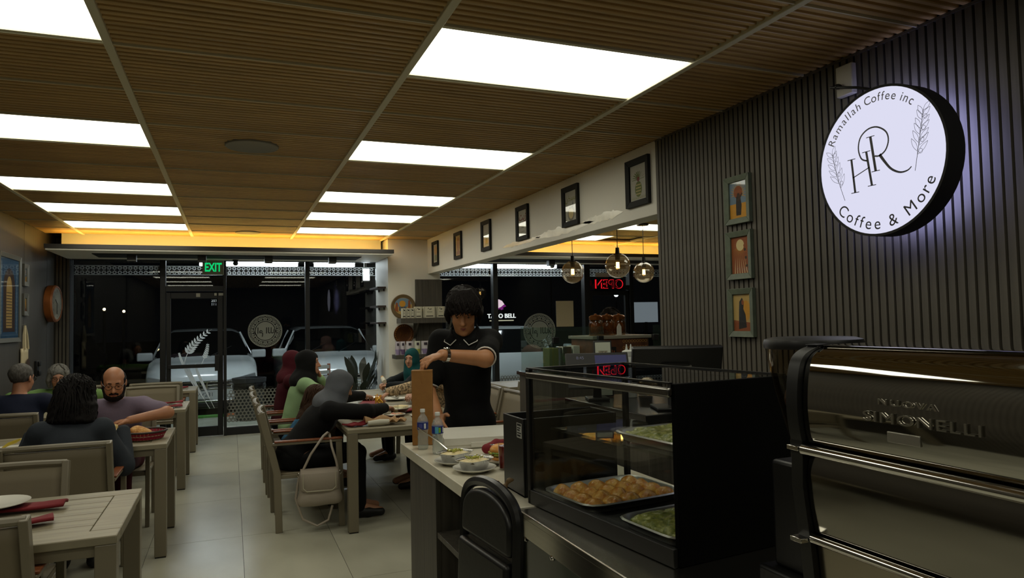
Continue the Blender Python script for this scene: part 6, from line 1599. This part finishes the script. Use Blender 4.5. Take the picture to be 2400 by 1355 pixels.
person('woman in a black headscarf and pale green shirt, hand at her chin', (.53, 6.975), -PI / 2, table=.25, hip=.52, lean=14, s=.97, head=(-14, 0, 0), hands={'R': (.90, 6.84, .83), 'L': (.80, 7.03, .98)}, elbow={'R': (-.2, -.8, -.6), 'L': (.4, .5, -.9)}, skin='#b07c60', top='#8aa87c', pants='#15161a', hijab='#070708', vox=.0065, curl={'L': (.9, .9, .9, .9)}, hand_dir={'L': ((-.2, .1, .95), (.9, .1, .2))}, group=F2)
person('woman in a maroon headscarf at the far end of the family row', (.50, 7.67), -PI / 2, table=.28, hip=.52, lean=8, s=.93, head=(0, -8, 0), hands={'R': (.84, 7.56, .82), 'L': (.84, 7.80, .82)}, skin='#ad7c60', top='#3d0a16', pants='#120d10', hijab='#430a17', vox=.0075, group=F2)
person('girl in a teal headscarf holding a wrap, facing the viewer', (1.98, 7.86), PI / 2, table=.22, hip=.51, lean=8, s=.90, head=(52, -4, 0), hands={'L': (1.62, 7.70, .82), 'R': (1.62, 7.98, .82)}, elbow={'L': (.1, -.7, -.8), 'R': (.1, .7, -.8)}, skin='#b58468', top='#0b1114', pants='#0d0d10', hijab='#0c4648', vox=.0062, curl={'L': (.7, .7, .7, .7), 'R': (.7, .7, .7, .7)}, group=F2)
person('woman in a pink headscarf and beige patterned sleeves picking up fries', (1.97, 6.46), PI / 2, table=.21, hip=.52, lean=16, s=.97, head=(20, -10, 0), hands={'L': (1.36, 6.46, .88), 'R': (1.60, 6.64, .83)}, elbow={'L': (.3, -.5, .2), 'R': (.2, .7, -.6)}, skin='#b58468', top='#a08a6c', pants='#15151a', hijab='#a8857c', vox=.0065, curl={'L': (.7, .75, .8, .8)}, hand_dir={'L': ((-.85, -.1, -.5), (-.45, 0, .88))}, top_noise=(60, .75), group=F2)
person('dark-haired server half hidden behind the copper lidded jars', (3.66, 6.45), PI, sit=False, hip=.84, lean=3, s=.97, head=(0, -10, 0), hands={'R': (3.5, 6.0, 1.12), 'L': (3.85, 6.0, 1.12)}, skin='#a06c4e', top='#141416', pants='#101012', hair='bob', hair_col='#140d0a', vox=.0075)
# ================================================================== FOOD, BAGS AND SMALL THINGS ON THE TABLES
M_bread = mat('flat_bread', '#d8bf86', .7, noise=(10, .18), color2='#ead9ab', bump=(30, .4, .006))
M_toast = mat('toasted_bread', '#a86a28', .6, noise=(45, .45), color2='#d6a55c', bump=(80, .6, .004))
M_basket = mat('red_basket', '#8c1230', .6)
def basket(label, x, y, r, rim_col):
    t = thing('bread_basket', label, 'basket', (x, y, TZ + .001), 0)
    MB().lathe([(0, .004), (r * .78, .0), (r * .84, .006), (r * .80, .008), (0, .008)], 36).build('base', mat('basket_pale', '#b7ab8c', .7), t)
    n = 34; m = MB()
    for i in range(n):
        a = 2 * PI * i / n; c, s_ = math.cos(a), math.sin(a); c2, s2 = math.cos(a + .07), math.sin(a + .07)
        m.beam((r * .82 * c, r * .82 * s_, .006), (r * .98 * c2, r * .98 * s2, .052), r * .15, .004, up=(c, s_, 0))
    o = m.build('wicker_stake', M_basket, t); o['kind'] = 'stuff'
    MB().tube([(r * .9 * math.cos(a), r * .9 * math.sin(a), .03) for a in [i * PI / 18 for i in range(36)]], .004, 6, closed=True).build('wicker_band', mat('basket_pale', '#b7ab8c', .7), t)
    MB().tube([(r * math.cos(a), r * math.sin(a), .056) for a in [i * PI / 18 for i in range(36)]], .007, 8, closed=True).build('rim', mat('rim_' + rim_col.strip('#'), rim_col, .5), t)
    return t
basket('round red woven basket with a brown rim beside the bearded man', -.555, 5.50, .135, '#2c1c12')
s = SDF(.005); s.ell((0, 0, .035), (.15, .11, .03), k=.02).ell((-.05, .03, .065), (.12, .09, .022), rot(.3, .1, .1), .01).ell((.04, -.05, .055), (.10, .07, .022), rot(-.4, 0, .2), .01).cap((-.13, 0, .06), (.10, .06, .075), .02, .016, .02)
o = s.build('bread', M_bread, None, wob=.004, wfreq=30, seed=2); o.location = (-.86, 5.64, TZ + .003)
tag(o, 'heap of puffy pale flatbread on the table before the bearded man', 'bread')
s = SDF(.005); s.ell((0, 0, 0), (.075, .055, .035), rot(.4, .2, .2))
o = s.build('bread', M_toast, None, wob=.004, wfreq=50, seed=4); o.location = (-.585, 5.51, TZ + .052)
tag(o, 'toasted brown bread piece leaning on the red basket rim', 'bread')
s = SDF(.005); s.ell((0, 0, 0), (.04, .025, .022), rot(.4, .2, .2))
o = s.build('bread', M_toast, None, wob=.003, wfreq=80, seed=1); o.location = (-.80, 5.845, .79)
tag(o, 'bite of filled bread in the bearded man hands', 'bread')
plate('white plate with yellow peel left of the dark-haired woman', -1.32, 5.42, TZ + .001, .11)
tag(MB().tube([(-.05, 0, 0), (-.02, .015, .02), (.02, .005, .035), (.05, -.01, .05)], [.006, .011, .011, .005], 8).build('lemon_peel', mat('lemon', '#c9b03a', .5), None, loc=(-1.31, 5.42, TZ + .021)), 'curl of yellow lemon peel on the white plate', 'lemon peel')
tag(MB().box(-.04, .04, -.08, .08, 0, .008).build('smartphone', M_blackp, None, bevel=.003, loc=(-1.42, 5.32, TZ + .001), rot=(0, 0, 1.2)), 'black smartphone at the table edge by the dark-haired woman elbow', 'phone')

# family table
basket('red woven basket with a dark green rim at the black coat sleeve', 1.03, 5.80, .135, '#1d2a20')
s = SDF(.005); s.ell((0, 0, .03), (.11, .09, .028), k=.02).ell((.04, .02, .045), (.08, .07, .02), rot(.6), .01)
o = s.build('bread', M_bread, None, wob=.004, wfreq=35, seed=7); o.location = (1.03, 5.81, TZ + .018)
tag(o, 'pale flatbread lying in the green rimmed basket', 'bread')
M_bowl = mat('terracotta_bowl', '#4a2214', .35)
def bowl(label, x, y, r, m_food, g='brown dip bowls'):
    t = thing('serving_bowl', label, 'bowl', (x, y, TZ + .001), 0, g)
    MB().lathe([(0, .004), (r * .55, 0), (r * .62, .006), (r * .86, .03), (r, .05), (r * .96, .052), (r * .8, .032), (r * .5, .012), (0, .01)], 36).build('bowl_body', M_bowl, t)
    MB().lathe([(r * .97, .0525), (r * 1.0, .0505)], 36).build('glazed_rim', mat('bowl_rim', '#a39c86', .25), t)
    s = SDF(.005); s.ell((0, 0, .04), (r * .8, r * .8, .012)); rr = random.Random(int(x * 100))
    for i in range(9): s.ell((rr.uniform(-.5, .5) * r, rr.uniform(-.5, .5) * r, .05), (.018, .014, .008), k=.006)
    s.build('dip', m_food, t, wob=.001, wfreq=150)
bowl('brown bowl of pale dip with red bits at the near edge of the family table', 1.19, 5.50, .085, mat('dip_red', '#cfae76', .5, noise=(35, .3), color2='#b4553a'))
bowl('brown bowl of green and white salad nearest the water bottles', 1.38, 5.36, .10, mat('dip_green', '#8b8f2c', .5, noise=(35, .5), color2='#ddd5b8'))
bowl('brown bowl of creamy dip behind the tall drinking glass', 1.30, 5.86, .085, mat('dip_cream', '#d9cda6', .5, noise=(40, .3), color2='#8e8f38'))
plate('white plate with a flatbread scrap in the middle of the family table', 1.36, 6.22, TZ + .002, .14)
plate('white plate carrying a crumple of foil on the family table', 1.50, 6.92, TZ + .003, .12)
plate('small white plate at the black coat wrist on the family table', .95, 6.30, TZ + .002, .085)
plate('white plate under the fries on the family table', 1.25, 6.98, TZ + .021, .11)
s = SDF(.005); s.ell((0, 0, .02), (.05, .04, .022)); o = s.build('foil_wrapper', M_foil, None, wob=.006, wfreq=60, seed=9); o.location = (1.50, 6.92, TZ + .018)
tag(o, 'crumpled silver foil on the white plate by the kraft box', 'foil')
s = SDF(.005); s.ell((0, 0, .025), (.06, .045, .03)); o = s.build('foil_wrapper', M_foil, None, wob=.006, wfreq=55, seed=4); o.location = (1.16, 7.38, TZ + .004)
tag(o, 'crumpled silver foil behind the outstretched black sleeve', 'foil')
s = SDF(.004); s.ell((0, 0, .008), (.07, .04, .010)); o = s.build('bread', M_bread, None, wob=.002, wfreq=70, seed=3); o.location = (1.40, 6.20, TZ + .016); tag(o, 'scrap of flatbread on the middle white plate', 'bread')
r = random.Random(6); fm = MB().beam((-.04, 0, 0), (.04, 0, .004), .007, .007).mesh('fries', mat('fries', '#d9a32a', .5), 0)
for i in range(16):
    o = link('french_fry', fm, None, loc=(1.245 + r.uniform(-.025, .025), 6.46 + r.uniform(-.03, .03), .80 + r.uniform(-.025, .03)), rot=(r.uniform(-1.2, 1.2), r.uniform(.3, 1.5), r.uniform(0, 6)))
    tag(o, 'golden french fry held in the hand with the beige sleeve', 'fry', 'fries picked up by the beige sleeve hand')
t = thing('drinking_glass', 'clear tumbler beside the red basket on the family table', 'glass', (1.235, 5.715, TZ + .001))
MB().lathe([(0, .006), (.028, .0), (.032, .10), (.0305, .10), (.027, .008), (0, .008)], 28).build('tumbler', glass('drink_glass', (1, 1, 1)), t)
MB().lathe([(0, .009), (.027, .009), (.0295, .055), (0, .055)], 24).build('drink', mat('amber_drink', '#6a5b3a', .2), t)
M_kp = mat('kraft_paper', '#a5825a', .75, noise=(12, .12), bump=(25, .5, .01))
t = thing('paper_bag', 'torn brown paper sleeve with a white wrap lying on the family table near edge', 'bag', (1.05, 5.295, TZ + .002), .05)
MB().grid(lambda u, v: (-.12 + .24 * u, .02 + .09 * v, .02 + .035 * math.sin(PI * v) + .012 * math.sin(u * 11 + v * 3)), 16, 8).grid(lambda u, v: (.04 + .14 * u, -.03 + .09 * v, .012 + .03 * abs(math.sin(u * 7 + v * 5))), 12, 8).build('paper', M_kp, t, solid=.002)
MB().tube([(-.11, -.01, .022), (-.02, -.012, .024), (.05, -.008, .022)], [.018, .024, .020], 12).build('wrap', mat('wrap_paper', '#c3bfae', .7), t)
tag(MB().beam((0, 0, 0), (.16, .05, .008), .012, .003).sphere((.175, .055, .010), (.02, .014, .004), 8, 6).build('spoon', M_chrome, None, loc=(1.50, 5.30, TZ + .004)), 'steel spoon on the slats of the family table behind the bottles', 'spoon')
tag(MB().beam((0, 0, 0), (.15, .02, .006), .010, .003).beam((.15, .02, .006), (.19, .03, .01), .022, .003).build('fork', M_chrome, None, loc=(1.43, 6.0, TZ + .036)), 'steel fork on the crumpled burgundy napkin', 'fork')
for lab, x, y, z in (('half-eaten wrap in paper in the teal headscarf girl hands', 1.575, 7.84, .86), ('half-eaten wrap in white paper on the far corner of the family table', 1.66, 7.42, .775)):
    t = thing('sandwich_wrap', lab, 'wrap', (x, y, z))
    MB().tube([(0, -.06, -.0), (0, 0, .01), (.0, .05, .03)], [.022, .026, .024], 12).build('wrap_paper', mat('wrap_paper', '#c3bfae', .7), t)
    s = SDF(.004); s.ell((0, .062, .036), (.024, .022, .024)); s.build('flatbread', M_toast, t, wob=.003, wfreq=90)

# handbags
M_lea = mat('grey_leather', '#9d9284', .45, bump=(90, .3, .002))
t = thing('handbag', 'grey leather flap handbag hanging from the teak armrest of the nearest family chair', 'bag', (.60, 5.385, .20), -.10)
s = SDF(.006); s.box((0, 0, .125), (.145, .045, .125), r=.045); s.cap((-.12, 0, .03), (.12, 0, .03), .04, .04, .04); s.build('bag_body', M_lea, t, wob=.0025, wfreq=22)
def flap(u, v):
    x = (u - .5) * .27; z = .255 - .165 * v - .02 * v * (2 * u - 1) ** 4 * -1
    return (x * (1 - .02 * v), -.046 - .014 * math.sin(PI * min(1, v * 1.1)) + (.05 * (1 - v * 8) if v < .125 else 0), z)
MB().grid(flap, 16, 12).build('flap', M_lea, t, solid=.006)
MB().tube([(-.115, -.062, .235), (-.115, -.068, .13), (-.09, -.066, .105), (.09, -.066, .105), (.115, -.068, .13), (.115, -.062, .235)], .003, 6).build('stitched_edge', mat('cream_piping', '#b9b39c', .6), t)
MB().tube([(-.13, 0, .22), (-.06, .01, .36), (.03, .02, .485), (.06, .045, .506), (.075, .085, .49), (.09, .03, .40), (.12, .01, .3), (.135, 0, .22)], [.009] * 8, 8).build('handle', M_lea, t)
MB().tube([(-.145, 0, .2), (-.17, -.01, .05), (-.12, -.02, -.1), (-.02, -.025, -.155), (.06, -.02, -.12), (.09, -.01, -.02)], .009, 8).build('shoulder_strap', M_lea, t)
for s_ in (-1, 1): MB().tube([(s_ * .142 + .012 * math.cos(a), 0, .215 + .014 * math.sin(a)) for a in [i * PI / 6 for i in range(12)]], .003, 6, closed=True).build('ring', M_chrome, t)
M_red = mat('brown_leather', '#4a1a12', .35, bump=(60, .3, .002))
t = thing('handbag', 'reddish brown leather handbag with a silver ring between the kraft box and the waiter', 'bag', (1.865, 5.90, .420), 1.5)
s = SDF(.006); s.box((0, 0, .15), (.15, .05, .15), r=.04); s.build('bag_body', M_red, t, wob=.002, wfreq=25)
MB().box(-.14, .14, -.053, .053, .292, .304).build('zip_edge', mat('leather_edge', '#7a4a34', .4), t, bevel=.004)
for s_ in (-1, 1): MB().tube([(s_ * .05 + .02 * math.cos(a), -.056, .235 + .02 * math.sin(a)) for a in [i * PI / 8 for i in range(16)]], .004, 6, closed=True).build('ring', M_chrome, t)
MB().tube([(-.05, -.05, .25), (-.04, -.03, .36), (.04, -.03, .36), (.05, -.05, .25)], .008, 8).build('handle', M_red, t)
